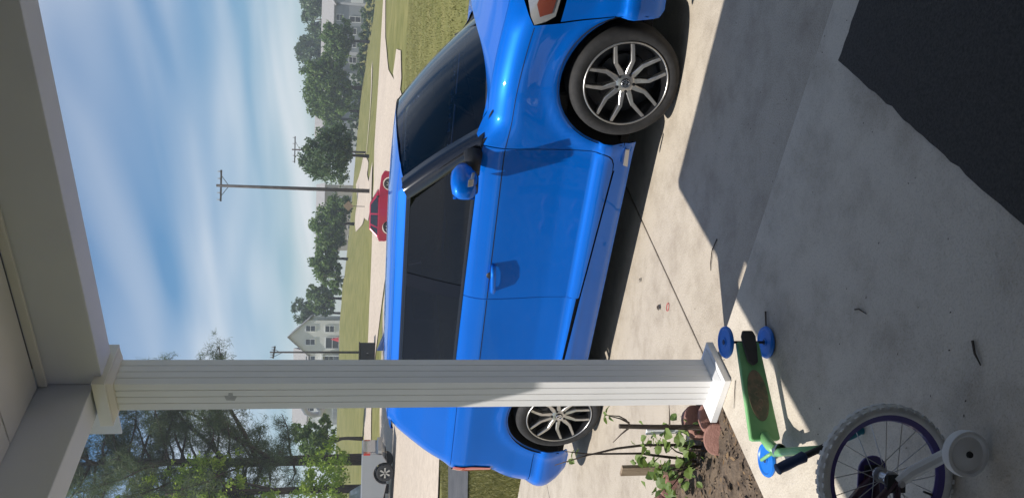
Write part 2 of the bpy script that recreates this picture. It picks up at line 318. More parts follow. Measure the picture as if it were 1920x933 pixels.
# grass
def blades(n, xr, yr, test, hgt, wid, name):
    X = rng.uniform(*xr, n); Y = rng.uniform(*yr, n); k = test(X, Y); X = X[k]; Y = Y[k]; n = len(X); Z = H(X, Y)-.035
    th = rng.uniform(0, 6.28, n); hh = hgt*rng.uniform(.5, 1.3, n); lean = rng.normal(0, .45, (n, 2))*hh[:, None]
    d = np.stack([np.cos(th), np.sin(th)], 1)*wid
    v = np.stack([np.stack([X-d[:, 0], Y-d[:, 1], Z], 1), np.stack([X+d[:, 0], Y+d[:, 1], Z], 1), np.stack([X+lean[:, 0], Y+lean[:, 1], Z+hh], 1)], 1).reshape(-1, 3)
    tag(obj(name, npmesh(name, v, np.arange(3*n).reshape(-1, 3)), M['blade']), kind='stuff')
roadP = [(-36.7,36.1),(-36.8,27.6),(-36,2),(-26,2),(-24,8),(-17.5,13),(-14.6,14.5),(-14,18),(-15,24),(-20,31),(-33,41.5)]
shadeP = [(-10.8,10.2),(-12.2,9.1),(-14.5,7.4),(-17.5,9.6),(-15.1,11.3),(-13.6,12.9),(-12,14),(-10,15.5),(-7.4,13)]
blades(150000, (-16, -5), (6.38, 16), lambda X, Y: ~inpoly(X, Y, roadP) & ~inpoly(X, Y, shadeP), .07, .008, 'verge_grass')
blades(90000, (-24, 4), (14, 42), lambda X, Y: ~inpoly(X, Y, roadP) & ~inpoly(X, Y, shadeP), .05, .012, 'far_lawn_grass')

# ---------------------------------------------------------------- porch
X0, X1, Y0, Y1 = -2.735, -2.585, 2.715, 2.865       # column shaft
porch = thing('porch_roof', 'beige clad porch roof with boxed beams above the white column', 'porch roof', (0, 0, 2.83))
def pb(a, b, name, m, bev=.004):
    return MB().box((a[0], a[1], a[2]-2.83), (b[0], b[1], b[2]-2.83)).build(name, m, porch, bevel=bev)
pb((X1+.001, Y0, 2.835), (3.6, Y1-.004, 3.09), 'front_beam', M['vinylbeam'])
pb((X0, -.35, 2.875), (X1-.002, Y0+.13, 3.14), 'side_beam', M['vinylbeam'])
pb((X1+.002, Y0-.018, 3.045), (3.6, Y0-.001, 3.08), 'trim', M['soffit'])
pb((X1+.001, -.35, 3.085), (X1+.019, Y0-.02, 3.12), 'trim', M['soffit'])
y = -.35
while y < 2.70:
    pb((X1+.001, y+.003, 3.082), (3.6, min(y+.3, 2.712), 3.10), 'soffit_board', M['soffit'], .002); y += .305
pb((X0-.30, Y1-.002, 2.86), (3.6, Y1+.008, 3.02), 'fascia', M['vinylbeam'], .002)
g = MB().prism([(Y1+.01, 2.862-2.83), (Y1+.018, 2.855-2.83), (Y1+.075, 2.905-2.83), (Y1+.085, 2.975-2.83), (Y1+.07, 2.98-2.83), (Y1+.01, 2.98-2.83)], X0-.05, 3.6, 'x').build('gutter', M['gutter'], porch)
pb((-3.10, -.5, 3.145), (3.7, 2.93, 3.20), 'roof_deck', M['shingle'])
pb((-3.26, 1.95, 3.09), (-3.101, 2.93, 3.199), 'added_eave', M['vinylbeam'])  # unseen eave piece, added to push the roof shadow's edge further left
MB().add([(-3.10, 2.92, .372), (3.7, 2.92, .372), (3.7, -.5, 1.5), (-3.10, -.5, 1.5), (-3.10, -.5, .372), (3.7, -.5, .372)], [(0, 1, 2, 3), (0, 3, 4), (1, 5, 2), (3, 2, 5, 4)]).build('shingles', M['shingle'], porch)
pb((-3.099, -.35, 3.10), (X0-.002, 2.86, 3.143), 'eave_soffit', M['soffit'])

c = thing('porch_column', 'square white fluted vinyl porch column with moulded cap and base', 'column', ((X0+X1)/2, (Y0+Y1)/2, .12))
hw = .075
# fluted shaft: lap-board ridges on each side
def flutes():
    ring = []
    for s in range(4):
        n = 4
        for k in range(n):
            a = -hw+2*hw*k/n; b = -hw+2*hw*(k+1)/n
            for t, d in ((a, 0 if k == 0 else .003), (a+.003, 0), (b-.0015, 0)):
                p = (t, -hw+d); cs, sn = [(1, 0), (0, 1), (-1, 0), (0, -1)][s]; ring.append((p[0]*cs-p[1]*sn, p[0]*sn+p[1]*cs))
    return ring
MB().prism(flutes(), .04, 2.74, 'z').build('shaft', M['vinyl'], c)
def frame(z0, z1, w0, w1, name, m=M['vinyl']):     # square moulding, flared
    MB().add([(sx*w0, sy*w0, z0) for sx, sy in ((-1,-1),(1,-1),(1,1),(-1,1))]+[(sx*w1, sy*w1, z1) for sx, sy in ((-1,-1),(1,-1),(1,1),(-1,1))],
             [(0,3,2,1),(4,5,6,7),(0,1,5,4),(1,2,6,5),(2,3,7,6),(3,0,4,7)]).build(name, m, c, bevel=.003)
frame(0, .034, .135, .135, 'base_plinth'); frame(.0345, .056, .112, .086, 'base_moulding')
frame(2.676, 2.692, .086, .112, 'cap_moulding'); frame(2.6925, 2.745, .122, .122, 'cap_block')
MB().tube([(-hw-.001, .0, 1.925), (-hw-.06, .0, 1.925), (-hw-.10, .0, 1.91), (-hw-.118, .0, 1.88), (-hw-.11, .0, 1.85), (-hw-.085, .0, 1.84), (-hw-.07, .0, 1.855)], .013, 12).build('hook_bracket', M['vinyl'], c, smooth=True)
MB().prism([(-.022, 2.20), (-.02, 2.235), (.004, 2.24), (.006, 2.225), (.022, 2.222), (.02, 2.205), (.002, 2.206), (.0, 2.19)], -hw-.0012, -hw+.001).build('scuff', mat('scuffed vinyl', (.42, .42, .43), (.5, .5, .5), rough=.8, scale=60), c)

# house wall behind the viewer (keeps the porch in shade)
hs = thing('house', 'beige sided house wall behind the porch', 'house', (0, -.36, 0))
MB().box((-2.6, -.2, .0), (3.6, -.001, 3.1)).build('wall', M['siding'], hs)
MB().box((1.35, 0, .0), (1.55, 3.2, 3.05)).build('sky_block_wall', M['siding'], hs)  # unseen wall, added close by to block sky light from the porch

# ---------------------------------------------------------------- blue hatchback
CAR = thing('parked_car', 'bright blue five-door hatchback parked on the concrete driveway beside the porch', 'car', (-4.55, 5.28, 0))
PR = [(.17,.80),(.22,.845),(.27,.863),(.31,.876),(.345,.890),(.392,.893),(.435,.862),(.60,.860),(.80,.874),(.95,.884),(1.0,.886),(1.015,.884),(1.05,.877),(1.10,.864),(1.135,.847),(1.15,.836),(1.34,.768),(1.53,.688),(1.575,.655),(1.60,.63)]
ps_ = np.arange(.1, 1.65, .001); pw = np.interp(ps_, [a for a, b in PR], [b for a, b in PR])
ker = np.exp(-.5*(np.arange(-40, 41)/8)**2); ker /= ker.sum(); pw = np.convolve(np.pad(pw, 40, mode='edge'), ker, mode='valid')
RZ = [(.10,-.80),(.17,-.84),(.30,-.94),(.44,-.94),(.47,-.90),(.60,-.88),(.70,-.82),(.77,-.76),(1.09,-.755),(1.16,-.71),(1.28,-.65),(1.40,-.565),(1.50,-.49),(1.58,-.42),(1.60,-.40)]
rx = np.interp(ps_, [a for a, b in RZ], [b for a, b in RZ]); k2 = np.exp(-.5*(np.arange(-40, 41)/14)**2); k2 /= k2.sum(); rx = np.convolve(np.pad(rx, 40, mode='edge'), k2, mode='valid')
RC = .26
def smooth(a, b, x): t = np.clip((x-a)/(b-a), 0, 1); return t*t*(3-2*t)
WR, RARCH = .33, .39
def S(xt, s):
    """side surface: pseudo length xt (wraps round the corners), pseudo height s -> car coordinates of the right side"""
    xt = np.asarray(xt, float); s = np.asarray(s, float)
    w = np.interp(s, ps_, pw); z = s.copy()
    fr = smooth(2.18, 2.45, xt)
    # fender roll towards the bonnet
    th = np.clip((s-.90)/.36, 0, 1)*R(74); rr = .19
    zs = .90+rr*np.sin(th)+.01; ws = .884-rr*(1-np.cos(th))
    on = (s > .90)*fr
    z = z*(1-on)+zs*on; w = w*(1-on)+ws*on
    z = z-.18*np.clip((xt-2.55)/1.0, 0, 1)**1.6*(s > .5)*np.clip((s-.5)/.4, 0, 1)
    w = w-.030*(np.clip(np.abs(xt-1.35)-.9, 0, 3)/1.1)**2*np.clip((s-.3)/.6, 0, 1)
    w = w+.014*np.exp(-((xt-2.62)/.22)**2)*np.clip((s-.75)/.2, 0, 1)
    for hx in (0, 2.7):
        rad = np.hypot(xt-hx, s-WR); w = w+.014*np.exp(-((rad-.42)/.05)**2)*(s < .86)
    xr = np.interp(s, ps_, rx); xc = xr+RC; xf = 3.55-.25*np.clip((s-.6)/.5, 0, 1)-RC*1.4
    rcf = RC*1.4
    x = xt.copy(); y = w.copy()
    a = np.clip(xc-xt, 0, None); phi = np.clip(a/RC, 0, math.pi/2); ex = np.clip(a-RC*math.pi/2, 0, None)
    m = a > 0; x = np.where(m, xc-RC*np.sin(phi)-.03*(1-np.exp(-ex*3)), x); y = np.where(m, w-RC*(1-np.cos(phi))-ex, y)
    a = np.clip(xt-xf, 0, None); phi = np.clip(a/rcf, 0, math.pi/2); ex = np.clip(a-rcf*math.pi/2, 0, None)
    m = a > 0; x = np.where(m, xf+rcf*np.sin(phi)+.05*(1-np.exp(-ex*3)), x); y = np.where(m, w-rcf*(1-np.cos(phi))-ex, y)
    return np.stack([x, -y, z], -1)
def patch(name, F, poly, m, parent, step=.03, off=0, flange=.012, side=1):
    v, f, out = cdt(poly, step); f = [list(t) for t in f]
    e = 1e-3; P = F(v[:, 0], v[:, 1]); du = F(v[:, 0]+e, v[:, 1])-F(v[:, 0]-e, v[:, 1]); dv = F(v[:, 0], v[:, 1]+e)-F(v[:, 0], v[:, 1]-e)
    n = np.cross(du, dv); n /= np.linalg.norm(n, axis=1)[:, None]+1e-12
    if side < 0: n = -n
    P = P+n*off; nv = len(P); V = P; NN = n
    faces = []
    for t in f:
        g = np.cross(P[t[1]]-P[t[0]], P[t[2]]-P[t[0]])
        faces.append(tuple(t) if g@n[t[0]] > 0 else tuple(t[::-1]))
    k = len(out)
    if flange:
        V = np.vstack([P, P[:k]-n[:k]*flange]); d = np.roll(P[:k], -1, 0)-np.roll(P[:k], 1, 0); d /= np.linalg.norm(d, axis=1)[:, None]+1e-12
        fn = np.cross(d, n[:k]); cen = P.mean(0)
        fn = np.where((np.sum(fn*(P[:k]-cen), 1).sum() < 0), -fn, fn); NN = np.vstack([n, fn])
        for i in range(k): faces.append((i, (i+1) % k, nv+(i+1) % k, nv+i))
    me = bpy.data.meshes.new(name); me.from_pydata([tuple(p) for p in V], [], faces); me.shade_smooth()
    NN = NN/(np.linalg.norm(NN, axis=1)[:, None]+1e-12); me.normals_split_custom_set_from_vertices([tuple(q) for q in NN])
    return obj(name, me, m, parent)
def mirror(o, parent=None):
    me = o.data.copy(); n = len(me.vertices); co = np.empty(3*n, np.float32); me.vertices.foreach_get('co', co); co = co.reshape(-1, 3); co[:, 1] *= -1; me.vertices.foreach_set('co', co.ravel()); me.flip_normals()
    me.update(); p = bpy.data.objects.new(o.name.split('.')[0], me); col.objects.link(p); p.parent = parent or o.parent; return p
def arc(cx_, a0, a1, r=RARCH, n=18): return [(cx_+r*math.cos(R(a0+(a1-a0)*i/n)), WR+r*math.sin(R(a0+(a1-a0)*i/n))) for i in range(n+1)]
def rnd(c, a, b, n=5):      # quarter-ish bend through corner c from a to b
    return [((1-t)**2*a[0]+2*t*(1-t)*c[0]+t*t*b[0], (1-t)**2*a[1]+2*t*(1-t)*c[1]+t*t*b[1]) for t in [i/n for i in range(n+1)]]
body = []
G = .003
# doors
fd = [(2.25-G, 1.125), (2.25-G, .46)]+rnd((2.245, .30), (2.245, .43), (2.12, .302))+[(1.16, .362)]+rnd((1.14, .363), (1.155, .362), (1.138, .39))+[(1.124+G, .8), (1.122+G, 1.142)]
fdo = patch('front_door', S, fd, M['paint'], CAR); body.append(fdo)
rdp = [(1.122-G, 1.142), (1.124-G, .8), (1.138-G, .38), (.46, .40)]+arc(0, 12, 52, .43, 8)+[(.27, .80), (.24, 1.0), (.24, 1.152)]
rdo = patch('rear_door', S, rdp, M['paint'], CAR); body.append(rdo)
# fender
fe = [(2.25+G, 1.13), (2.25+G, .46)]+rnd((2.25, .295), (2.25+G, .42), (2.12+G, .296))+[(2.12, .262), (2.315, .262)]+arc(2.7, 189, 18)[:-1]+[(3.08, .46), (3.02, .80), (3.0, .97), (3.05, 1.03), (3.12, 1.10), (3.13, 1.26), (2.385, 1.26), (2.30, 1.205)]
body.append(patch('front_fender', S, fe, M['paint'], CAR, .03))
# rocker
ro = [(2.315, .256), (2.10, .29), (1.14, .352), (.43, .385), (.395, .30), (.385, .24), (.40, .175), (1.2, .172), (2.30, .172)]
body.append(patch('rocker_panel', S, ro, M['paint'], CAR))
# quarter panel + C pillar
qp = [(.24-2*G, 1.108), (.24-2*G, 1.0), (.27-2*G, .80)]+[(.425*math.cos(R(a)), WR+.425*math.sin(R(a))) for a in (51, 48)]+arc(0, 50, 172)+[(-.40, .47), (-.55, .47), (-1.40, .47), (-1.40, 1.108)]
body.append(patch('quarter_panel', S, qp, M['paint'], CAR, .035))
body.append(patch('rear_pillar', S, [(.24-2*G, 1.112), (-1.36, 1.112), (-1.2, 1.597), (.26, 1.597), (.24-2*G, 1.54)], M['paint'], CAR, .035))
body.append(patch('rear_bumper', S, [(-.395, .464), (-.37, .40), (-.385, .30), (-.40, .20), (-.5, .17), (-1.5, .17), (-1.5, .464)], M['paint'], CAR, .035))
body.append(patch('tail_lamp', S, [(-.585, .79), (-.555, .95), (-.57, 1.085), (-1.1, 1.085), (-1.05, .79)], M['lampred'], CAR, .03, off=.011, flange=0))
# front bumper, head lamp
body.append(patch('front_bumper', S, [(3.085, .46), (3.075, .36), (3.085, .20), (3.12, .17), (4.3, .17), (4.3, .80), (3.03, .80)], M['paint'], CAR, .04))
body.append(patch('head_lamp', S, [(3.005, .965), (3.025, .90), (3.06, .845), (3.7, .83), (3.7, .98), (3.12, 1.06), (3.045, 1.01)], M['lampclear'], CAR, .03, off=.002))
body.append(patch('turn_reflector', S, [(3.05, .94), (3.075, .875), (3.35, .855), (3.35, .94), (3.11, .985)], M['lampamber'], CAR, .03, off=.006))
# roof rail above the doors
body.append(patch('roof_rail', S, [(.26, 1.545), (.26, 1.597), (1.78, 1.597), (1.84, 1.56), (1.80, 1.545)], M['paint'], CAR, .03))
body.append(patch('crease_shade', S, [(2.99, .955), (2.255, .985), (2.255, .9905), (2.99, .961)], M['underbody'], CAR, .03, off=.0006, flange=0))  # flat dark strips painting the shade line along the body crease
for a_, b_ in ((1.128, 2.244), (.25, 1.116)): body.append(patch('crease_shade', S, [(b_, .985), (a_, .985), (a_, .9905), (b_, .9905)], M['underbody'], CAR, .03, off=.0006, flange=0))
# window trim and pillars
body.append(patch('belt_trim', S, [(2.30, 1.128), (1.126, 1.145), (.24, 1.154), (.24, 1.172), (1.126, 1.164), (2.28, 1.147)], M['blackgloss'], CAR, .03, off=.004))
body.append(patch('window_header', S, [(.27, 1.52), (.27, 1.542), (1.80, 1.542), (1.83, 1.52)], M['blackgloss'], CAR, .03, off=.001))
body.append(patch('center_pillar', S, [(1.19, 1.165), (1.19, 1.519), (1.08, 1.519), (1.08, 1.166)], M['pillar'], CAR, .03))
body.append(patch('side_window', S, [(2.19, 1.15), (1.193, 1.165), (1.193, 1.518), (1.70, 1.518), (1.775, 1.49)], M['glass_side'], CAR, .04, off=-.004))
body.append(patch('side_window', S, [(1.077, 1.167), (.25, 1.173), (.25, 1.519), (1.077, 1.518)], M['glass_side'], CAR, .04, off=-.004))
# inner shell closing the panel gaps
inn = [(2.30, 1.21), (2.30, .27), (2.12, .2), (.42, .2)]+arc(0, 5, 172, .405)+[(-.5, .47), (-1.3, .47), (-1.3, 1.10), (.2, 1.13), (1.1, 1.13), (2.2, 1.12)]
body.append(patch('inner_shell', S, inn, M['underbody'], CAR, .05, off=-.010, flange=0))
for o in list(body): mirror(o)
# bonnet
def HOOD(x, t):
    e = S(np.clip(x, 2.2, 3.28), np.full_like(np.asarray(x, float), 1.262)); yy = -e[:, 1]
    f = np.clip((x-3.05)/.45, 0, 1); cowl = 0
    z = e[:, 2]+.055*(1-np.abs(t)**2.2)-.10*f**2-.045*np.clip((2.72-x)/.3, 0, 1)*(1-np.abs(t)**3)
    return np.stack([np.asarray(x, float)+.16*(1-t*t)*smooth(2.9, 3.3, x)+.27*(1-t*t)*(1-smooth(2.35, 2.8, x)), t*yy, z], -1)
patch('bonnet', HOOD, [(2.38, -.995), (3.30, -.995), (3.34, 0), (3.30, .995), (2.38, .995), (2.45, .85), (2.475, .5), (2.48, 0), (2.475, -.5), (2.45, -.85)], M['paint'], CAR, .05)
# roof
def ROOF(x, t):
    x = np.asarray(x, float); z0 = 1.592-.035*np.clip((x-1.1)/.8, 0, 1)**2-.02*np.clip((.3-x)/.6, 0, 1)**2
    z = z0+.052*(1-np.abs(t)**2.6)**.9-.006*np.exp(-((np.abs(t)-.80)/.018)**2)
    return np.stack([x+.09*(1-t*t)*smooth(1.2, 1.85, x)-.05*(1-t*t)*(1-smooth(-.4, .2, x)), t*(.640-.01*np.abs(x-.8)), z], -1)
patch('roof', ROOF, [(-.38, -1), (1.86, -1), (1.895, -.5), (1.90, 0), (1.895, .5), (1.86, 1), (-.38, 1)], M['paint'], CAR, .035, flange=.02)
# windshield
def WS(v, t):
    v = np.asarray(v, float)
    y = t*(.605+(.775-.605)*v); xt_ = 1.985-.11*t*t; xb = 2.66-.32*np.abs(t)**2.2
    z = (1.605-.045*t*t)*(1-v)+(1.075+.035*t*t)*v+.035*np.sin(math.pi*v)*(1-.4*t*t)
    return np.stack([xt_*(1-v)+xb*v, y, z], -1)
patch('windshield', lambda u, v: WS(u, v), [(0, -1), (1, -1), (1, 0), (1, 1), (0, 1), (0, 0)], M['glass_front'], CAR, .07, off=0, flange=.004)
patch('cowl', lambda u, v: WS(u, v)+np.stack([.05*(u-1), 0*u, .34*(u-1)], -1), [(1.0, -1), (1.22, -1), (1.35, 0), (1.22, 1), (1.0, 1), (1.0, 0)], M['dark'], CAR, .07, flange=0)
# A pillars
for sgn in (-1, 1):
    vs_ = np.linspace(-.03, 1.06, 24); a = WS(vs_, np.full(24, -1.0)); sx = np.interp(vs_, [0, 1], [1.765, 2.20]); sz = np.interp(vs_, [0, 1], [1.535, 1.13]); b = S(sx, sz)
    V = []; 
    for i in range(24):
        mid = (a[i]+b[i])/2+np.array([.014, -.022, .016]); V += [a[i]+np.array([-.02, .02, -.01]), a[i]+np.array([.004, 0, .006]), mid, b[i]+np.array([0, -.004, 0]), b[i]+np.array([-.02, .02, -.012])]
    F = [(i*5+k, i*5+k+1, (i+1)*5+k+1, (i+1)*5+k) for i in range(23) for k in range(4)]
    MB().add([(p[0], -sgn*p[1], p[2]) for p in V], F).build('windshield_pillar', M['blackgloss'], CAR, smooth=True)
# rear closing, underbody, wheel wells, interior
MB().box((-.75, -.72, .19), (3.35, .72, .24)).build('floor_pan', M['underbody'], CAR)
for hx in (0, 2.7):
    for sg in (-1, 1):
        prof = [(.40, sg*.885), (.40, sg*.60), (.05, sg*.60)]
        b = MB(); n = 24
        for k in range(n+1):
            t = R(-8+196*k/n); 
            for r_, h_ in prof: b.v.append((hx+r_*math.cos(t), h_, WR+r_*math.sin(t)))
        for k in range(n):
            for i in range(2): b.f.append((k*3+i, k*3+i+1, (k+1)*3+i+1, (k+1)*3+i))
        b.build('wheel_well', M['underbody'], CAR, smooth=False)
inter = MB().box((-.5, -.70, .25), (2.2, .70, .42)); inter.box((-.55, -.70, .3), (-.35, .70, 1.0)); inter.build('cabin_floor', M['underbody'], CAR)
MB().prism([(2.10, .6), (2.02, 1.0), (2.12, 1.10), (2.55, 1.07), (2.55, .6)], -.70, .70).build('dashboard', M['dark'], CAR, bevel=.02)
st = MB().lathe([(.17, -.014), (.184, -.01), (.188, 0), (.184, .01), (.17, .014), (.165, 0)], 28, 'x', (0, 0, 0), True).tube([(0, -.16, 0), (.03, 0, 0), (0, .16, 0)], .016).tube([(.03, 0, 0), (.2, 0, -.06)], .03)
st.build('steering_wheel', M['dark'], CAR, smooth=True, M=Matrix.Translation((1.92, .36, 1.02))@Matrix.Rotation(R(22), 4, 'Y'))
for sx, ys in ((1.25, (-.36, .36)), (.28, (-.36, .36))):
    for yy in ys:
        s_ = MB().box((sx-.05, yy-.25, .42), (sx+.48, yy+.25, .60)).build('seat', M['seat'], CAR, bevel=.04)
        MB().add([(sx-.02, yy-.24, .58), (sx+.12, yy-.24, .58), (sx+.12, yy+.24, .58), (sx-.02, yy+.24, .58), (sx-.24, yy-.2, 1.18), (sx-.14, yy-.2, 1.2), (sx-.14, yy+.2, 1.2), (sx-.24, yy+.2, 1.18)], [(0,3,2,1),(4,5,6,7),(0,1,5,4),(1,2,6,5),(2,3,7,6),(3,0,4,7)]).build('seat_back', M['seat'], s_, bevel=.03)
        MB().box((sx-.27, yy-.12, 1.22), (sx-.17, yy+.12, 1.40)).build('headrest', M['seat'], s_, bevel=.03)
# mirrors
def mirror_house(sg):
    rt_ = MB(); n = 16; secs = [(-.90, .03, .035, 2.13), (-.93, .05, .055, 2.12), (-.955, .085, .078, 2.09), (-1.00, .098, .080, 2.07), (-1.05, .09, .074, 2.05), (-1.085, .055, .05, 2.04), (-1.095, .012, .015, 2.035)]
    for (yy, rx_, rz_, xx) in secs:
        for k in range(n):
            t = 2*math.pi*k/n; c_, s_ = math.cos(t), math.sin(t)
            px = rx_*math.copysign(abs(c_)**.75, c_); pz = rz_*math.copysign(abs(s_)**.75, s_)
            if px < 0: px *= .62
            rt_.v.append((xx+px*.85, (-sg*yy if sg > 0 else yy), 1.225+pz))
    for i in range(len(secs)-1):
        for k in range(n): rt_.f.append((i*n+k, i*n+(k+1) % n, (i+1)*n+(k+1) % n, (i+1)*n+k))
    rt_.f.append(tuple(range(n))); rt_.f.append(tuple((len(secs)-1)*n+k for k in range(n)))
    m_ = rt_.build('wing_mirror', M['paint'], CAR, smooth=True)
    f = (lambda y: -sg*y) if sg > 0 else (lambda y: y)
    MB().tube([(2.19, f(-.83), 1.165), (2.15, f(-.89), 1.17), (2.11, f(-.95), 1.175)], [.06, .05, .045], 10).build('mirror_stalk', M['dark'], m_, smooth=True)
    MB().add([(2.03, f(-.95), 1.158), (2.12, f(-.95), 1.158), (2.10, f(-1.06), 1.165), (2.03, f(-1.06), 1.165), (2.03, f(-.95), 1.135), (2.10, f(-.95), 1.135), (2.08, f(-1.05), 1.145), (2.03, f(-1.05), 1.145)], [(0,3,2,1),(4,5,6,7),(0,1,5,4),(1,2,6,5),(2,3,7,6),(3,0,4,7)]).build('mirror_base', M['dark'], m_, bevel=.008)
    MB().prism([(f(-1.00), 1.165), (f(-1.08), 1.18), (f(-1.092), 1.215), (f(-1.07), 1.20), (f(-1.0), 1.185)], 2.10, 2.150, 'x').build('side_indicator', M['lampclear'], m_, bevel=.004)
    MB().add([(2.005, f(-.96), 1.16), (2.005, f(-1.07), 1.165), (2.005, f(-1.07), 1.29), (2.005, f(-.96), 1.29)], [(0, 1, 2, 3)]).build('mirror_glass', M['chrome'], m_)
for sg in (-1, 1): mirror_house(sg)
for o in CAR.children:
    if o.name.startswith('wing_mirror') and np.mean([v.co.y for v in o.data.vertices]) > 0: o.location = (.05, -.06, -.075)
# door handles
def handle(x0, z0):
    w = -.895
    pts = [(x0+.105, w+.015, z0+.008), (x0+.09, w-.018, z0+.008), (x0+.03, w-.024, z0+.004), (x0-.05, w-.024, z0-.002), (x0-.09, w-.018, z0-.006), (x0-.105, w+.015, z0-.006)]
    b = MB(); b.tube(pts, [.014, .018, .0175, .0175, .018, .014], 10)
    o = b.build('door_handle', M['paint'], fdo if x0 > 1 else rdo, smooth=True)
    MB().lathe([(.0, 0), (.024, 0), (.028, .006), (.030, .012)], 20, 'y', (x0+.02, w+.006, z0+.018)).build('handle_recess', M['dark'], o, smooth=True)
handle(1.30, .965); handle(.42, .99)
# antenna
MB().add([(-.10, -.02, 1.64), (.06, -.03, 1.64), (.06, .03, 1.64), (-.10, .02, 1.64), (-.12, 0, 1.70)], [(0, 1, 2, 3), (0, 1, 4), (1, 2, 4), (2, 3, 4), (3, 0, 4)]).build('antenna', M['navy'], CAR, bevel=.005)
# badge on rocker
MB().prism([(2.16, .215), (2.28, .225), (2.28, .25), (2.17, .245)], -.884, -.872).build('sill_badge', M['steel'], CAR, bevel=.002)
# wipers
MB().tube([(2.50, -.50, 1.10), (2.44, -.30, 1.17), (2.42, -.05, 1.20)], [.012, .009, .006], 6).build('wiper', M['dark'], CAR)
MB().tube([(2.62, .15, 1.10), (2.52, .30, 1.16), (2.42, .5, 1.2)], [.012, .009, .006], 6).build('wiper', M['dark'], CAR)
# wheels
def make_wheel():
    e = bpy.data.objects.new('wheel', None); col.objects.link(e); e.parent = CAR; e.empty_display_size = .1
    tp = [(.248, -.02), (.252, -.004), (.262, .002), (.285, .006), (.305, .002), (.318, -.010), (.3285, -.028), (.330, -.055), (.3295, -.075), (.324, -.078), (.3295, -.081), (.330, -.11), (.3295, -.135), (.324, -.138), (.3295, -.141), (.330, -.165), (.3285, -.19), (.318, -.208), (.25, -.21)]
    MB().lathe([(r, -h) for r, h in tp], 56).build('tyre', M['rubber'], e, smooth='auto')
    rm = MB().lathe([(.249, .0), (.246, -.003), (.238, -.002), (.232, .012), (.228, .05), (.215, .12), (.06, .125), (.0, .125)], 56).build('rim', M['rimdark'], e, smooth='auto')
    MB().lathe([(.2515, .003), (.2505, -.0045), (.246, -.006), (.242, -.003), (.243, .004)], 64).build('rim_lip', M['rimface'], rm, smooth=True)
    MB().lathe([(.0, .014), (.045, .014), (.058, .019), (.070, .05), (.070, .11)], 30).build('hub', M['rimface'], rm, smooth='auto')
    # paired spokes
    for k in range(5):
        a = 2*math.pi*k/5+R(18)
        for sg in (-1, 1):
            ctr = [(.040, .012, .017, .018), (.085, .030, .016, .014), (.128, .050, .0125, .008), (.190, .0505, .0105, .002), (.245, .049, .010, .0)]
            V = []; Fc = []
            for (r_, off, hwid, dep) in ctr:
                for dw_, dd in ((-hwid, .004), (-hwid*.75, 0), (hwid*.75, 0), (hwid, .004), (hwid*.8, .04), (-hwid*.8, .04)):
                    lx, ly = r_, sg*off+dw_; V.append((lx*math.cos(a)-ly*math.sin(a), dep+dd, lx*math.sin(a)+ly*math.cos(a)))
            for i in range(len(ctr)-1):
                for q in range(6): Fc.append((i*6+q, i*6+(q+1) % 6, (i+1)*6+(q+1) % 6, (i+1)*6+q))
            Fc.append(tuple(range(6))); Fc.append(tuple((len(ctr)-1)*6+q for q in range(6)))
            MB().add(V, Fc).build('spoke', M['rimface'], rm)
    MB().lathe([(.0, .004), (.024, .004), (.029, .008), (.031, .03)], 24).build('center_cap', M['dark'], rm, smooth='auto')
    MB().lathe([(.018, .004), (.020, .0005), (.024, .0005), (.026, .004)], 24).box((-.016, .001, -.003), (.016, .004, .003)).box((-.011, .001, -.013), (-.006, .004, .013)).box((.006, .001, -.013), (.011, .004, .013)).build('emblem', M['chrome'], rm)
    for k in range(5):
        a = 2*math.pi*(k+.5)/5+R(18); MB().lathe([(.0, -.002), (.007, -.002), (.0095, .004), (.011, .03)], 8, 'y', (.052*math.cos(a), .010, .052*math.sin(a))).build('lug_nut', M['rimdark'], rm, smooth='auto')
    MB().lathe([(.0, .09), (.15, .09), (.155, .1), (.155, .11)], 32).build('brake_disc', M['rimdark'], e)
    return e
w0 = make_wheel()
for i, (x, sg, steer, spin) in enumerate(((2.7, -1, 3, 6), (0, -1, 0, 30), (2.7, 1, 3, 50), (0, 1, 0, 12))):
    w = w0 if i == 0 else copy_tree(w0, CAR)
    w.matrix_local = Matrix.Translation((x, sg*.885, WR))@Matrix.Rotation(R(steer)+(math.pi if sg > 0 else 0), 4, 'Z')@Matrix.Rotation(R(spin), 4, 'Y')

# ---------------------------------------------------------------- plants in the bed
def leafmesh(name, L, Wd, m):
    v = [(0, 0, 0), (L*.25, Wd*.75, .12*L), (L*.55, Wd, .1*L), (L*.85, Wd*.5, -.02*L), (L, 0, -.12*L), (L*.85, -Wd*.5, -.02*L), (L*.55, -Wd, .1*L), (L*.25, -Wd*.75, .12*L), (L*.5, 0, .02*L)]
    me = bpy.data.meshes.new(name); me.from_pydata(v, [], [(0, 1, 8), (1, 2, 8), (2, 3, 8), (3, 4, 8), (4, 5, 8), (5, 6, 8), (6, 7, 8), (7, 0, 8)]); me.materials.append(m); return me
LM = [leafmesh('leaf', l, w, M[m]) for l, w, m in ((.055, .026, 'leaf_bush'), (.042, .018, 'leaf_bush'), (.06, .03, 'leaf_mid'), (.035, .014, 'leaf_dry'))]
def leaf(parent, p, i, orient=None):
    o = bpy.data.objects.new('leaf', LM[i]); col.objects.link(o); o.parent = parent
    o.location = Vector(p)-Vector(parent.location); o.rotation_euler = orient or (random.uniform(-.9, .9), random.uniform(-1.0, .6), random.uniform(0, 6.28))
    k = random.uniform(.7, 1.25); o.scale = (k, k, k); return o
def rel(pts, o): return [tuple(Vector(p)-Vector(o.location)) for p in pts]
shrub = thing('leafy_shrub', 'young shrub with lobed yellow-green leaves and two long bare stems in the soil bed', 'shrub', (-3.2, 2.82, .06))
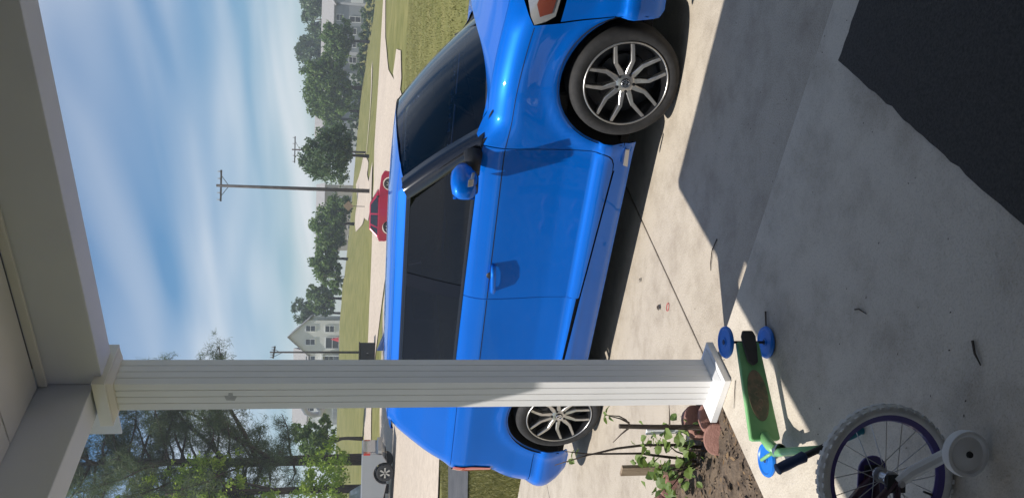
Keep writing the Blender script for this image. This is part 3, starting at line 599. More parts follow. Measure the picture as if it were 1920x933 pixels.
TA = [(-3.16, 2.83, .05), (-3.16, 2.85, .178), (-3.156, 2.85, .358), (-3.177, 2.85, .495), (-3.223, 2.85, .64), (-3.293, 2.85, .804)]
TB = [(-3.27, 2.83, .05), (-3.262, 2.85, .142), (-3.233, 2.85, .294), (-3.218, 2.85, .357), (-3.215, 2.85, .641), (-3.191, 2.85, .767)]
for T in (TA, TB): MB().tube(rel(T, shrub), [.009, .008, .007, .006, .0045, .002], 7).build('stem', M['bark'], shrub, smooth=True)
for k in range(7):
    a = Vector((-3.2+random.uniform(-.08, .08), 2.82+random.uniform(-.05, .05), .06)); b = a+Vector((random.uniform(-.22, .12), random.uniform(-.12, .1), random.uniform(.12, .26)))
    MB().tube(rel([a, (a+b)/2+Vector((0, 0, .03)), b], shrub), [.005, .004, .002], 6).build('stem', M['bark'], shrub)
LP = [(-3.054,.211),(-3.111,.204),(-3.167,.251),(-3.195,.136),(-3.272,.112),(-3.204,.116),(-3.301,.263),(-3.37,.26),(-3.407,.222),(-3.338,.194),(-3.391,.183),(-3.393,.127),(-3.287,.182),(-3.051,.329),(-3.058,.362),(-3.02,.307),(-3.268,.222),(-3.231,.35),(-3.232,.32),(-3.241,.288),(-3.048,.124),(-3.121,.112),(-3.13,.074),(-3.498,.171),(-3.515,.192)]
for (x, z) in LP:
    for k in range(5): leaf(shrub, (x+random.gauss(0, .028), 2.81+random.gauss(0, .07), max(.07, z+random.gauss(0, .03))), random.choice((0, 0, 1, 1, 2)))
for (x, y, z) in ((-3.27, 2.85, .74), (-3.25, 2.85, .72), (-3.23, 2.85, .70), (-3.285, 2.85, .70), (-3.15, 2.85, .40), (-3.16, 2.85, .37)): leaf(shrub, (x, y, z), 1)
stump = thing('cut_rose_stem', 'thick cut woody stem with thin bare twigs behind the column base', 'shrub stem', (-2.978, 2.80, .07))
MB().tube(rel([(-2.979, 2.8, .05), (-2.977, 2.8, .206), (-2.972, 2.8, .36), (-2.963, 2.8, .535)], stump), [.016, .0135, .0125, .0115], 9).build('stem', M['bark'], stump, smooth='auto')
for T in ([(-2.965, 2.8, .476), (-2.917, 2.8, .511), (-2.893, 2.8, .549), (-2.885, 2.8, .623)], [(-2.966, 2.8, .477), (-3.018, 2.8, .514), (-3.077, 2.8, .546)], [(-2.974, 2.8, .274), (-2.9, 2.8, .29), (-2.821, 2.8, .311)], [(-2.94, 2.8, .49), (-2.91, 2.8, .54), (-2.90, 2.81, .6)]):
    MB().tube(rel(T, stump), [.0055]+[.0035]*(len(T)-2)+[.0016], 6).build('twig', M['bark'], stump)
for k in range(5): leaf(stump, (-2.885+random.gauss(0, .012), 2.8, .615+random.gauss(0, .012)), 1)
stk = MB().box((-3.498, 2.94, .0), (-3.432, 2.962, .395)).build('wooden_stake', M['wood'], bevel=.003); tag(stk, 'upright weathered brown board stake behind the leafy shrub', 'stake')
s2 = MB().box((-.017, -.008, 0), (.017, .008, .31)).build('wooden_stake', M['soffit'], bevel=.002); s2.location = (-3.095, 2.90, .03); s2.rotation_euler = (0, R(-3), 0); tag(s2, 'narrow pale wooden strip stuck beside the cut woody stem', 'stake')
# scalloped edging stones
def edger(x, y, rz, tilt, label, k=1):
    pts = [(-.10, 0), (-.10, .085)]+[(.10*-math.cos(math.pi*i/12), .085+.075*math.sin(math.pi*i/12)) for i in range(1, 12)]+[(.10, .085), (.10, 0)]
    o = MB().prism(pts, -.03, .03).build('edging_stone', M['terracotta'], bevel=.010); o.location = (x, y, .0); o.rotation_euler = (R(tilt), 0, rz); o.scale = (k, 1, k); tag(o, label, 'edging stone')
edger(-2.90, 2.79, R(50), -12, 'terracotta scalloped edging stone touching the column plinth', .85)
edger(-2.95, 2.69, R(32), -25, 'terracotta scalloped edging stone leaning back on the soil in front', .8)
edger(-3.09, 2.93, R(75), 10, 'shaded terracotta edging stone behind the cut stem', .9)
edger(-3.60, 2.97, R(0), 4, 'pinkish edging stone beside the upright brown board', .9)
edger(-3.82, 2.97, R(4), -5, 'pinkish edging stone at the far end of the bed', .9)

# ---------------------------------------------------------------- porch things
ol = []
for (a, b) in (((-.99, .35), (1.2, .35)), ((1.2, .35), (1.2, 2.665)), ((1.2, 2.665), (-.99, 2.665)), ((-.99, 2.665), (-.99, .35))):
    for k in range(60):
        t = k/60; ol.append((a[0]+(b[0]-a[0])*t+random.gauss(0, .0025)+.002*math.sin(9*(a[1]+(b[1]-a[1])*t)), a[1]+(b[1]-a[1])*t+random.gauss(0, .0025)+.002*math.sin(7*(a[0]+(b[0]-a[0])*t))))
rug = MB().prism(ol, .1215, .134, 'z').build('door_mat', M['rug']); tag(rug, 'large charcoal outdoor rug lying on the shaded porch floor', 'rug')
for w0_ in (.95, .90): MB().prism([(.105+(a-.105)*w0_, 1.5+(b-1.5)*w0_) for a, b in ol], .1342, .1345+.0025*(w0_ > .92)+.0045*(w0_ < .92), 'z').build('woven_field', M['rug'], rug)

# scooter lying on its side
d_ = Vector((-.496, -.868, 0)); n_ = Vector((.868, -.496, 0)); z_ = Vector((0, 0, -1))
sc = thing('kick_scooter', 'green three-wheeled child scooter with blue wheels tipped on its side', 'scooter'); sc.matrix_world = Matrix(((d_.x, z_.x, n_.x, -2.14), (d_.y, z_.y, n_.y, 2.475), (d_.z, z_.z, n_.z, .222), (0, 0, 0, 1)))
dk = MB().prism([(.0, -.048), (.0, .048), (.40, .062), (.405, .05), (.405, -.05), (.40, -.062)], -.012, .012, 'z').build('deck', M['green'], sc, bevel=.006)
MB().prism([(.225+.105*math.cos(t*math.pi/12), .041*math.sin(t*math.pi/12)) for t in range(24)], .0125, .0145, 'z').build('deck_grip', M['decal'], dk)
for k in range(4):
    MB().lathe([(.006, .0147), (.010, .0152), (.010, .0147)], 12, 'z', (.19+k*.03, .006*(-1)**k, 0)).build('deck_emblem', M['wood'], dk)
MB().prism([(-.045, -.022), (-.045, .022), (-.02, .032), (.02, .03), (.09, .022), (.105, 0), (.09, -.022), (.02, -.03), (-.02, -.032)], .0126, .026, 'z').build('brake_pedal', M['pole'], sc, bevel=.006)
MB().tube([(-.005, -.092, -.01), (-.005, .092, -.01)], .006, 8).build('axle', M['dark'], sc)
def scwheel(x, y, zz):
    w = MB().lathe([(.0, -.008), (.018, -.010), (.020, -.006), (.050, -.005), (.056, -.009), (.063, -.008), (.067, 0), (.063, .008), (.056, .009), (.050, .005), (.020, .006), (.018, .010), (.0, .008)], 32, 'y', (x, y, zz)).build('wheel', M['bluepl'], sc, smooth='auto')
    MB().lathe([(.0, -.011), (.010, -.011), (.013, -.007)], 14, 'y', (x, y, zz)).lathe([(.0, .011), (.010, .011), (.013, .007)], 14, 'y', (x, y, zz)).build('wheel_hub', M['navy'], w, smooth='auto')
scwheel(-.005, -.088, -.01); scwheel(-.005, .088, -.01); scwheel(.475, 0, -.012)
MB().tube([(.385, 0, .0), (.43, 0, .035), (.462, 0, .085)], [.024, .022, .020], 10).build('neck', M['green'], sc, smooth=True)
MB().tube([(.475, -.022, -.012), (.47, -.022, .055), (.465, -.010, .075)], .007, 8).tube([(.475, .022, -.012), (.47, .022, .055), (.465, .010, .075)], .007, 8).build('fork', M['green'], sc, smooth=True)
MB().lathe([(.021, .085), (.024, .088), (.024, .115), (.021, .118)], 18, 'z', (.463, 0, 0)).build('stem_clamp', M['steel'], sc, smooth='auto')
MB().tube([(.463, 0, .06), (.549, -.073, .51)], [.016, .0145], 12).build('steering_stem', M['green'], sc, smooth=True)
MB().tube([(.549+.36*.15, -.073-.93*.15, .51), (.549-.36*.15, -.073+.93*.15, .51)], .011, 10).build('handlebar', M['dark'], sc, smooth=True)
for sg, m in ((-1, 'navy'), (1, 'teal')):
    MB().tube([(.549-.36*sg*t, -.073+.93*sg*t, .51) for t in ((.070, .075, .105, .145, .176, .181) if sg > 0 else (.055, .06, .09, .13, .160, .165))], [.014, .019, .0165, .018, .0165, .019], 14).build('hand_grip', M[m], sc, smooth=True)

# child's bicycle
bk = thing('child_bicycle', 'small bicycle with grey knobbly tyre, purple rim and white training wheel on the porch', 'bicycle', (-1.718, 1.42, .12), R(214.5))
RB = .205
def bikewheel(x):
    e = bpy.data.objects.new('wheel', None); col.objects.link(e); e.parent = bk; e.location = (x, 0, RB); e.empty_display_size = .05
    b = MB().lathe([(RB-.018+.017*math.cos(t*math.pi/8), .020*math.sin(t*math.pi/8)) for t in range(16)], 64, 'y', close=True); b.build('tyre', M['bikegrey'], e, smooth=True)
    kn = MB()
    for k in range(46):
        for j, off in enumerate((-.016, 0, .016)):
            a = 2*math.pi*(k+.5*(j == 1))/46; rr = RB-.002 if j == 1 else RB-.0075; c, s = math.cos(a), math.sin(a)
            P = []
            for dr in (-.004, .0018):
                for dt, dy in ((-.0065, -.006), (.0065, -.006), (.0065, .006), (-.0065, .006)): P.append(((rr+dr)*c-dt*s, off+dy, (rr+dr)*s+dt*c))
            kn.add(P, [(0,3,2,1),(4,5,6,7),(0,1,5,4),(1,2,6,5),(2,3,7,6),(3,0,4,7)])
    o = kn.build('tread_knobs', M['bikegrey'], e); o['kind'] = 'stuff'
    MB().lathe([(RB-.046, -.008), (RB-.030, -.0145), (RB-.028, 0), (RB-.030, .0145), (RB-.046, .008), (RB-.050, 0)], 64, 'y', close=True).build('rim', M['purple'], e, smooth='auto')
    MB().lathe([(.0, -.045), (.01, -.045), (.012, -.03), (.022, -.028), (.022, -.022), (.013, -.02), (.013, .02), (.022, .022), (.022, .028), (.012, .03), (.01, .045), (0, .045)], 18).build('hub', M['steel'], e, smooth='auto')
    for k in range(20):
        a = 2*math.pi*k/20; t = a+(.9 if k % 2 else -.9); sg = 1 if (k//2) % 2 else -1
        MB().tube([(.02*math.cos(t), sg*.024, .02*math.sin(t)), ((RB-.049)*math.cos(a), 0, (RB-.049)*math.sin(a))], .0012, 5).build('spoke', M['steel'], e)
    MB().tube([((RB-.05)*.35, 0, (RB-.05)*-.937), ((RB-.078)*.35, 0, (RB-.078)*-.937)], [.004, .003], 8).build('valve', M['dark'], e)
bikewheel(0); bikewheel(.66)
fr = MB(); zc_ = RB
for sg in (-1, 1):
    MB().tube([(0, sg*.05, zc_), (.12, sg*.045, zc_-.01), (.24, sg*.025, zc_-.015)], [.010, .011, .012], 8).build('chain_stay', M['maroon'], bk, smooth=True)
    MB().tube([(0, sg*.05, zc_), (.12, sg*.04, zc_+.12), (.25, sg*.014, zc_+.22)], [.010, .010, .011], 8).build('seat_stay', M['maroon'], bk, smooth=True)
    MB().box((-.02, sg*.053-.003, zc_-.025), (.03, sg*.053+.003, zc_+.03)).build('dropout', M['dark'], bk, bevel=.002)
    MB().tube([(.66, sg*.045, zc_), (.60, sg*.042, zc_+.18), (.585, sg*.03, zc_+.24)], [.009, .011, .012], 8).build('fork_blade', M['maroon'], bk, smooth=True)
MB().tube([(.27, 0, zc_-.02), (.25, 0, zc_+.27), (.245, 0, zc_+.33)], .015, 10).build('seat_tube', M['maroon'], bk, smooth=True)
MB().tube([(.25, 0, zc_-.015), (.42, 0, zc_+.06), (.56, 0, zc_+.26)], .018, 10).build('down_tube', M['maroon'], bk, smooth=True)
MB().tube([(.17, 0, zc_+.25), (.4, 0, zc_+.24), (.56, 0, zc_+.29)], .015, 10).build('top_tube', M['maroon'], bk, smooth=True)
MB().tube([(.585, 0, zc_+.22), (.55, 0, zc_+.40), (.52, 0, zc_+.46)], .013, 10).build('head_tube', M['steel'], bk, smooth=True)
MB().tube([(.42, -.26, zc_+.52), (.5, -.14, zc_+.47), (.52, 0, zc_+.46), (.5, .14, zc_+.47), (.42, .26, zc_+.52)], .011, 10).build('handlebar', M['steel'], bk, smooth=True)
MB().add([(.02, -.08, zc_+.36), (.02, .08, zc_+.36), (.16, .06, zc_+.35), (.27, .018, zc_+.36), (.27, -.018, zc_+.36), (.16, -.06, zc_+.35), (.03, -.06, zc_+.33), (.03, .06, zc_+.33), (.16, .03, zc_+.32), (.26, 0, zc_+.34), (.16, -.03, zc_+.32)], [(0, 1, 2, 3, 4, 5), (0, 5, 10, 6), (5, 4, 9, 10), (4, 3, 9), (3, 2, 8, 9), (2, 1, 7, 8), (1, 0, 6, 7), (6, 10, 9, 8, 7)]).build('saddle', M['dark'], bk, bevel=.01, M=Matrix.Translation((.14, 0, 0)))
gp = [(-.045*math.cos(t), .045*math.sin(t)+.0) for t in [math.pi*(i/10-.5) for i in range(11)]]
MB().prism([(p-.0, q+zc_) for p, q in [(a, b) for a, b in gp]]+[(.14, zc_+.05), (.30, zc_+.085), (.36, zc_+.03), (.34, zc_-.06), (.25, zc_-.085), (.10, zc_-.05)], -.066, -.058).build('chain_guard', M['purple'], bk, bevel=.003)
MB().tube([(.25, .07, zc_-.02), (.25, .09, zc_-.02), (.20, .095, zc_-.10)], .008, 8).build('crank', M['steel'], bk)
MB().box((.15, .095, zc_-.125), (.25, .16, zc_-.10)).build('pedal', M['dark'], bk, bevel=.005)
# training wheels
for sg in (1,):
    MB().tube([(.0, sg*.06, zc_), (-.03, sg*.072, zc_-.03), (-.085, sg*.10, zc_-.115), (-.095, sg*.125, zc_-.130)], [.015, .017, .017, .015], 8).build('training_arm', M['white'], bk, smooth='auto')
    w = MB().lathe([(.0, -.006), (.02, -.008), (.045, -.006), (.052, -.013), (.060, -.013), (.062, 0), (.060, .013), (.052, .013), (.045, .008), (.02, .012), (.012, .014), (0, .014)], 36, 'y', (-.098, sg*.145, zc_-.135)).build('training_wheel', M['white'], bk, smooth='auto')
    MB().lathe([(.0, sg*.020), (.008, sg*.020), (.0095, sg*.014)], 10, 'y', (-.098, sg*.145, zc_-.135)).build('axle_bolt', M['dark'], w)
    MB().lathe([(.0, sg*.012), (.009, sg*.012), (.011, sg*.006)], 8, 'y', (0, sg*.066, zc_)).build('axle_nut', M['steel'], bk)

# small litter on the concrete
n = 350; X = rng.uniform(-6.4, .6, n); Y = rng.uniform(1.0, 4.3, n); Z = np.where((Y < 2.855) & (X > -2.7), .1225, .0025); k = ~((X < -2.7) & (Y < 3.1)) & ~((X > -1) & (Y < 2.67)) & ~((np.abs(Y-2.86) < .03)); 
tag(quads(np.stack([X, Y, Z], 1)[k], np.array([0, 0, 1.])*6, np.full(int(k.sum()), .0045), .5, 'grit', M['bark']), kind='stuff')
def twig(pts, r, label, m='bark'):
    o = MB().tube(rel(pts, type('q', (), {'location': pts[0]})), [r]+[r*.9]*(len(pts)-2)+[r*.5], 6).build('twig', M[m]); o.location = pts[0]; tag(o, label, 'twig')
twig([(-2.055, 2.575, .127), (-2.08, 2.545, .130), (-2.125, 2.515, .126)], .004, 'dark twig lying by the scooter wheel on the porch')
twig([(-1.352, 1.575, .125), (-1.372, 1.545, .128), (-1.385, 1.512, .125)], .004, 'short dark stick on the porch floor near the training wheel')
twig([(-1.64, 2.07, .124), (-1.622, 2.05, .126), (-1.61, 2.01, .124)], .003, 'small curled twig in the middle of the shaded porch')
twig([(-2.255, 3.415, .004), (-2.33, 3.42, .009), (-2.40, 3.40, .006), (-2.43, 3.38, .004)], .003, 'thin curved grass stalk on the driveway edge of the roof shadow')
twig([(-2.49, 2.622, .124), (-2.54, 2.592, .125), (-2.60, 2.556, .124)], .002, 'fine dark thread between the column base and the scooter deck')
def litter_leaf(x, y, z, label, k=1.0):
    o = bpy.data.objects.new('fallen_leaf', LM[3].copy()); col.objects.link(o); o.location = (x, y, z); o.rotation_euler = (.2, -.1, random.uniform(0, 6)); o.scale = (k, k, k); o.data.materials[0] = M['bark']; tag(o, label, 'leaf')
litter_leaf(-3.148, 4.281, .008, 'single dark curled leaf on the sunny driveway by the car shadow', 1.0)
litter_leaf(-3.094, 3.873, .008, 'dark crumpled leaf beside the red ring on the driveway', 1.2)
rg = MB().lathe([(.026+.002*math.cos(t*math.pi/3), .002*math.sin(t*math.pi/3)) for t in range(6)], 24, 'z', close=True).build('hair_tie', M['redcloth'], smooth=True); rg.location = (-2.982, 3.769, .004); rg.scale = (1, .7, 1); tag(rg, 'tiny red hair tie ring lying on the driveway', 'hair tie')

# ---------------------------------------------------------------- vehicles on the street
def wheel_simple(parent, x, y, z, r, wd, sg, spokes=6):
    e = MB().lathe([(r*.62, -wd*.5), (r*.9, -wd*.5), (r, -wd*.32), (r, wd*.32), (r*.9, wd*.5), (r*.62, wd*.5)], 28, 'y', (x, y, z)).build('wheel', M['rubber'], parent, smooth='auto')
    yo = y+sg*wd*.46
    b = MB().lathe([(0, yo-sg*.05), (r*.62, yo-sg*.05), (r*.64, yo)], 28, 'y', (x, 0, z)); b.build('rim', M['rimdark'], e)
    for k in range(spokes):
        a = 2*math.pi*k/spokes; c, s = math.cos(a), math.sin(a); V = []
        for rr, hw_ in ((.10, .05), (.60, .11)):
            for t in (-1, 1):
                for dy in (0, .02): V.append((x+(r*rr)*c-t*hw_*r*s, yo-sg*(.03-dy), z+(r*rr)*s+t*hw_*r*c))
        MB().add(V, [(0,1,3,2),(4,6,7,5),(0,4,5,1),(2,3,7,6),(0,2,6,4),(1,5,7,3)]).build('spoke', M['rimface'], e)
def side_with_arch(outl, arches, r, w, name, m, parent, bev=.04):
    """side polygon (x,z) extruded to half width w both ways, wheel arches cut out of the lower edge"""
    pts = []
    for p in outl:
        if isinstance(p, int):
            ax, az, ar = arches[p]; pts += [(ax+ar*math.cos(R(a)), az+ar*math.sin(R(a))) for a in range(190, -11, -20)] if outl[0] == 'f' else [(ax+ar*math.cos(R(a)), az+ar*math.sin(R(a))) for a in range(-10, 191, 20)]
        elif p not in ('f', 'b'): pts.append(p)
    return MB().prism(pts, -w, w).build(name, m, parent, bevel=bev)
# pickup: x = forward, rear axle at 0
tk = thing('pickup_truck', 'grey pickup truck parked on the far side of the road under the pine', 'truck', (-32.0, 27.9, h1(-32.0, 27.9)+.03), R(214.5-6)); tk.scale = (1.1, 1.1, 1.1)
ar = [(0, .38, .48), (3.3, .38, .48)]
side_with_arch(['b', (1.10, .42), 0, (-.80, .50), (-.86, .80), (-.86, 1.38), (1.10, 1.38)], ar, .48, .93, 'cargo_bed', M['grey'], tk, .03)
side_with_arch(['b', (4.35, .45), 1, (1.13, .42), (1.13, 1.38), (2.95, 1.36), (3.1, 1.20), (4.2, 1.08), (4.35, .9)], ar, .48, .92, 'cab_body', M['grey'], tk, .04)
def frustum(b, t, z0, z1, name, m, parent, bev=.03):
    return MB().add([(b[0], -b[2], z0), (b[1], -b[2], z0), (b[1], b[2], z0), (b[0], b[2], z0), (t[0], -t[2], z1), (t[1], -t[2], z1), (t[1], t[2], z1), (t[0], t[2], z1)], [(0,3,2,1),(4,5,6,7),(0,1,5,4),(1,2,6,5),(2,3,7,6),(3,0,4,7)]).build(name, m, parent, bevel=bev)
frustum((1.16, 2.95, .88), (1.42, 2.35, .72), 1.37, 1.90, 'cab_roof', M['grey'], tk, .05)
def sidewin(b0, b1, t0, t1, wb, wt, z0, z1, parent, sg, m=None):
    V = [(b0, sg*wb, z0), (b1, sg*wb, z0), (t1, sg*wt, z1), (t0, sg*wt, z1)]; V += [(p[0], p[1]-sg*.02, p[2]) for p in V]
    MB().add(V, [(0,1,2,3),(7,6,5,4),(0,4,5,1),(1,5,6,2),(2,6,7,3),(3,7,4,0)]).build('window', m or M['glass_far'], parent)
for sg in (-1, 1):
    sidewin(1.32, 2.0, 1.50, 2.0, .878, .745, 1.42, 1.84, tk, sg); sidewin(2.08, 2.78, 2.08, 2.30, .878, .745, 1.42, 1.84, tk, sg)
    wheel_simple(tk, 0, sg*.80, .38, .38, .26, sg); wheel_simple(tk, 3.3, sg*.80, .38, .38, .26, sg)
    MB().box((-.885, sg*.80-.09, 1.02), (-.80, sg*.80+.09+sg*.052, 1.30)).build('tail_lamp', M['lampred'], tk, bevel=.01)
    MB().tube([(1.30, sg*.935, 1.22), (1.32, sg*.965, 1.22), (1.48, sg*.965, 1.22), (1.50, sg*.935, 1.22)], .016, 8).build('door_handle', M['chrome'], tk)
MB().box((-1.0, -.88, .50), (-.84, .88, .72)).build('rear_bumper', M['steel'], tk, bevel=.03)
MB().box((-.878, -.72, .80), (-.862, .72, 1.36)).build('tailgate', M['grey'], tk, bevel=.006)
MB().box((-.6, -.7, .34), (4.0, .7, .55)).build('chassis', M['underbody'], tk)
# red hatchback: rear axle 0
rc = thing('parked_car', 'red compact car parked along the street below the tall utility pole', 'car', (-27.4, 41.9, h1(-27.4, 41.9)+.035), R(31))
ar = [(0, .32, .38), (2.55, .32, .38)]
side_with_arch(['b', (3.25, .30), 1, (.4, .25), 0, (-.72, .30), (-.80, .60), (-.74, .92), (-.3, .97), (2.0, .93), (3.0, .80), (3.30, .62)], ar, .38, .84, 'body', M['red'], rc, .05)
frustum((-.62, 2.25, .80), (-.10, 1.35, .58), .93, 1.44, 'cabin', M['red'], rc, .06)
for sg in (-1, 1):
    sidewin(.02, .72, .22, .72, .803, .615, .97, 1.375, rc, sg); sidewin(.82, 1.85, .82, 1.30, .803, .615, .97, 1.375, rc, sg); sidewin(-.46, -.06, -.04, .10, .803, .625, .97, 1.36, rc, sg)
    wheel_simple(rc, 0, sg*.76, .32, .32, .2, sg); wheel_simple(rc, 2.55, sg*.76, .32, .32, .2, sg)
    MB().lathe([(0, -.06), (.07, -.05), (.09, 0), (.07, .05), (0, .06)], 12, 'x', (1.78, sg*.92, .99)).build('wing_mirror', M['dark'], rc, smooth=True)
    MB().box((-.80, sg*.62-.1, .70), (-.70, sg*.62+.1, .88)).build('tail_lamp', M['lampred'], rc, bevel=.02)
MB().add([(2.21, -.70, .97), (2.21, .70, .97), (1.40, .54, 1.40), (1.40, -.54, 1.40), (2.23, -.70, .985), (2.23, .70, .985), (1.42, .54, 1.42), (1.42, -.54, 1.42)], [(0,1,2,3),(7,6,5,4),(0,4,5,1),(1,5,6,2),(2,6,7,3),(3,7,4,0)]).build('windshield', M['glass_far'], rc)

# ---------------------------------------------------------------- poles, cabinet
def pole(x, y, hgt, r, label, arm=1.5, lean=0, name='utility_pole', az=-YAW, cat='pole'):
    p = thing(name, label, cat, (x, y, h1(x, y)-.1), az); lx = lean*hgt
    MB().tube([(0, 0, 0), (lx*.5, 0, hgt*.5), (lx, 0, hgt)], [r, r*.85, r*.65], 10).build('mast', M['pole'], p, smooth=True)
    if arm:
        zt = hgt-.35; MB().box((lx-arm, -.07, zt-.06), (lx+arm, .07, zt+.06)).build('crossarm', M['pole'], p)
        for t in (-.9, -.45, .45, .9): MB().lathe([(.0, .0), (.05, .0), (.06, .08), (.03, .16), (.045, .2), (0, .24)], 8, 'z', (lx+arm*t, 0, zt+.06)).build('insulator', M['steel'], p)
        for sg in (-1, 1): MB().tube([(lx, .09, zt-.6), (lx+sg*arm*.6, .09, zt-.05)], .025, 6).build('brace', M['pole'], p)
    return p
pole(-35.91, 60.26, 12.2, .17, 'tall dark utility pole with one crossarm rising behind the red car', 1.25, .004)
pole(-49.97, 93.06, 8.9, .14, 'distant utility pole poking out above the round dark tree', 1.6)
pole(-50.15, 56.54, 7.8, .11, 'slim dark pole in front of the cream gabled house', .75, az=-YAW+1.0)
pole(-65.54, 88.43, 3.0, .05, 'thin short pole on the crest of the grass hill', 0)
for sx, sy, m in ((-48.6, 90.5, 'trim'),): pass
cb = thing('utility_cabinet', 'black boxy utility cabinet by the street near the slim pole', 'cabinet', (-38.5, 43.2, h1(-38.5, 43.2)), -YAW+.2)
MB().box((-.75, -.5, 0), (.75, .5, 1.0)).build('housing', M['dark'], cb, bevel=.03); MB().box((-.8, -.55, 1.0), (.8, .55, 1.08)).build('lid', M['blackgloss'], cb, bevel=.02)
for sg in (-1, 1): MB().box((sg*.37-.35, -.515, .08), (sg*.37+.35, -.502, .92)).build('door', M['dark'], cb, bevel=.004)
MB().tube([(.04, -.52, .45), (.04, -.55, .5), (.04, -.52, .55)], .012, 6).build('handle', M['steel'], cb)
sg_ = thing('street_sign', 'small brown diamond sign on a post beside the far street', 'sign', (-47.5, 76.5, h1(-47.5, 76.5)), -YAW)
MB().tube([(0, 0, 0), (0, 0, 2.0)], .035, 8).build('post', M['pole'], sg_); MB().box((-.38, -.06, -.38), (.38, -.04, .38)).build('panel', M['wood'], sg_, bevel=.005, M=Matrix.Translation((0, 0, 1.75))@Matrix.Rotation(R(45), 4, 'Y'))

# ---------------------------------------------------------------- houses (x right, y away from the viewer)
def win(h, x, z, w, hh, y=0, frame=True, name='window', rows=1):
    o = MB().box((x-w/2-.09, y-.09, z-hh/2-.09), (x+w/2+.09, y+.02, z-hh/2)).box((x-w/2-.09, y-.09, z+hh/2), (x+w/2+.09, y+.02, z+hh/2+.09)).box((x-w/2-.09, y-.09, z-hh/2), (x-w/2, y+.02, z+hh/2)).box((x+w/2, y-.09, z-hh/2), (x+w/2+.09, y+.02, z+hh/2)).box((x-w/2, y-.07, z-.04), (x+w/2, y+.02, z+.04)).build(name, M['trim'], h)
    MB().box((x-w/2, y-.03, z-hh/2), (x+w/2, y+.015, z+hh/2)).build('pane', M['glass_far'], o)
def gable(h, x0, x1, y0, y1, e, p, wm, rm, axis='y', name='wall', oh=.35):
    """gabled block; axis = ridge direction"""
    if axis == 'y':
        xc = (x0+x1)/2; MB().prism([(x0, -1.5), (x1, -1.5), (x1, e), (xc, p), (x0, e)], y0, y1).build(name, wm, h)
        for s, xe in ((-1, x0), (1, x1)):
            k = (p-e)/(x1-x0)*2; xo = xe+s*oh; zo = e-oh*k
            MB().prism([(xo, zo+.02), (xc, p+.02), (xc, p+.2), (xo, zo+.2)], y0-oh, y1+oh).build('roof_slope', rm, h)
    else:
        yc = (y0+y1)/2; MB().prism([(y0, -1.5), (y1, -1.5), (y1, e), (yc, p), (y0, e)], x0, x1, 'x').build(name, wm, h)
        for s, ye in ((-1, y0), (1, y1)):
            k = (p-e)/(y1-y0)*2; yo = ye+s*oh; zo = e-oh*k
            MB().prism([(yo, zo+.02), (yc, p+.02), (yc, p+.2), (yo, zo+.2)], x0-oh, x1+oh, 'x').build('roof_slope', rm, h)
def siding_bands(h, x0, x1, y, z0, z1, m, d=.3): pass
hl = thing('gabled_house', 'cream two-storey house with a steep front gable on the grass hill', 'house', (-90.3, 105.4, 6.5), -YAW)
gable(hl, -2.7, 2.7, 0, 9, 5.0, 8.0, M['cream'], M['roofgrey'])
gable(hl, -14.2, -2.7, 1.2, 8.5, 5.0, 7.4, M['cream'], M['roofgrey'], 'x')
for x, z in ((1.4, 4.6), (-.75, 4.6)): win(hl, x, z, .85, 1.4)
win(hl, 1.35, 1.6, .95, 1.35); win(hl, -.9, 1.15, 1.7, 2.0, name='patio_door')
for x in (-3.7, -6, -8.5, -11.5): win(hl, x, 4.6, 1.0, 1.4, 1.2)
for x in (-3.7, -6, -9.5): win(hl, x, 1.7, 1.2, 1.3, 1.2)
MB().box((-14.2, -.6, 2.55), (-2.75, 1.15, 2.75)).build('porch_canopy', M['trim'], hl)
for x in (-14, -11.2, -8.4, -5.6, -2.9): MB().box((x-.09, -.55, 0), (x+.09, -.37, 2.55)).build('porch_post', M['trim'], hl)
MB().box((-14.2, 1.12, -.2), (-2.72, 1.19, 1.0)).build('stone_skirting', M['greysid'], hl)
MB().box((-14.1, -.5, .85), (-11.3, -.44, .93)).build('porch_rail', M['trim'], hl)
for k in range(14): MB().box((-14.0+k*.2, -.49, .1), (-13.95+k*.2, -.45, .85)).build('baluster', M['trim'], hl)
MB().add([(-.6, -1.2, .1), (.2, -1.2, .1), (-.2, -1.0, 1.5), (-.3, -1.3, .1)], [(0, 1, 2), (1, 3, 2), (0, 2, 3), (0, 3, 1)]).build('patio_umbrella', M['redcloth'], hl, bevel=.03)
ha = thing('grey_house', 'grey two-storey house with pale roof behind the bushy tree', 'house', (-56.5, 161.3, 5.2), -YAW)
gable(ha, -7.5, 14, 0, 9, 4.6, 7.0, M['greysid'], M['roofgrey'], 'x'); gable(ha, 1.5, 6.5, -1.5, 1, 4.4, 6.2, M['greysid'], M['roofgrey'])
for x in (-6, -3.6, -1, 8.5, 11): win(ha, x, 3.5, 1.1, 1.3)
for x in (-6, -3.5, 8.5): win(ha, x, 1.0, 1.1, 1.3)
win(ha, 4, 3.4, 1.6, 1.3, -1.5); MB().box((1.6, -1.56, -.9), (6.4, -1.5, 1.4)).build('garage_door', M['trim'], ha); win(ha, -1.2, .6, 1.0, 2.0, name='front_door')
hb = thing('grey_house', 'grey house with white garage door next to the large green tree', 'house', (-66, 158.6, 5.2), -YAW)
gable(hb, -6, 4.2, 0, 9, 4.4, 6.6, M['greysid'], M['roofgrey'], 'x'); gable(hb, -5.5, -1.5, -1.2, 1, 2.6, 4.2, M['greysid'], M['roofgrey'])
for x in (-4.5, -1.5, 1, 3): win(hb, x, 3.4, 1.0, 1.3)
for x in (1, 3): win(hb, x, 1.0, 1.1, 1.3)
MB().box((-5.2, -1.26, -.8), (-1.9, -1.2, 1.5)).build('garage_door', M['trim'], hb)
hw_ = thing('white_house', 'small white sided house half hidden under the large green tree', 'house', (-73, 158.5, 5.3), -YAW)
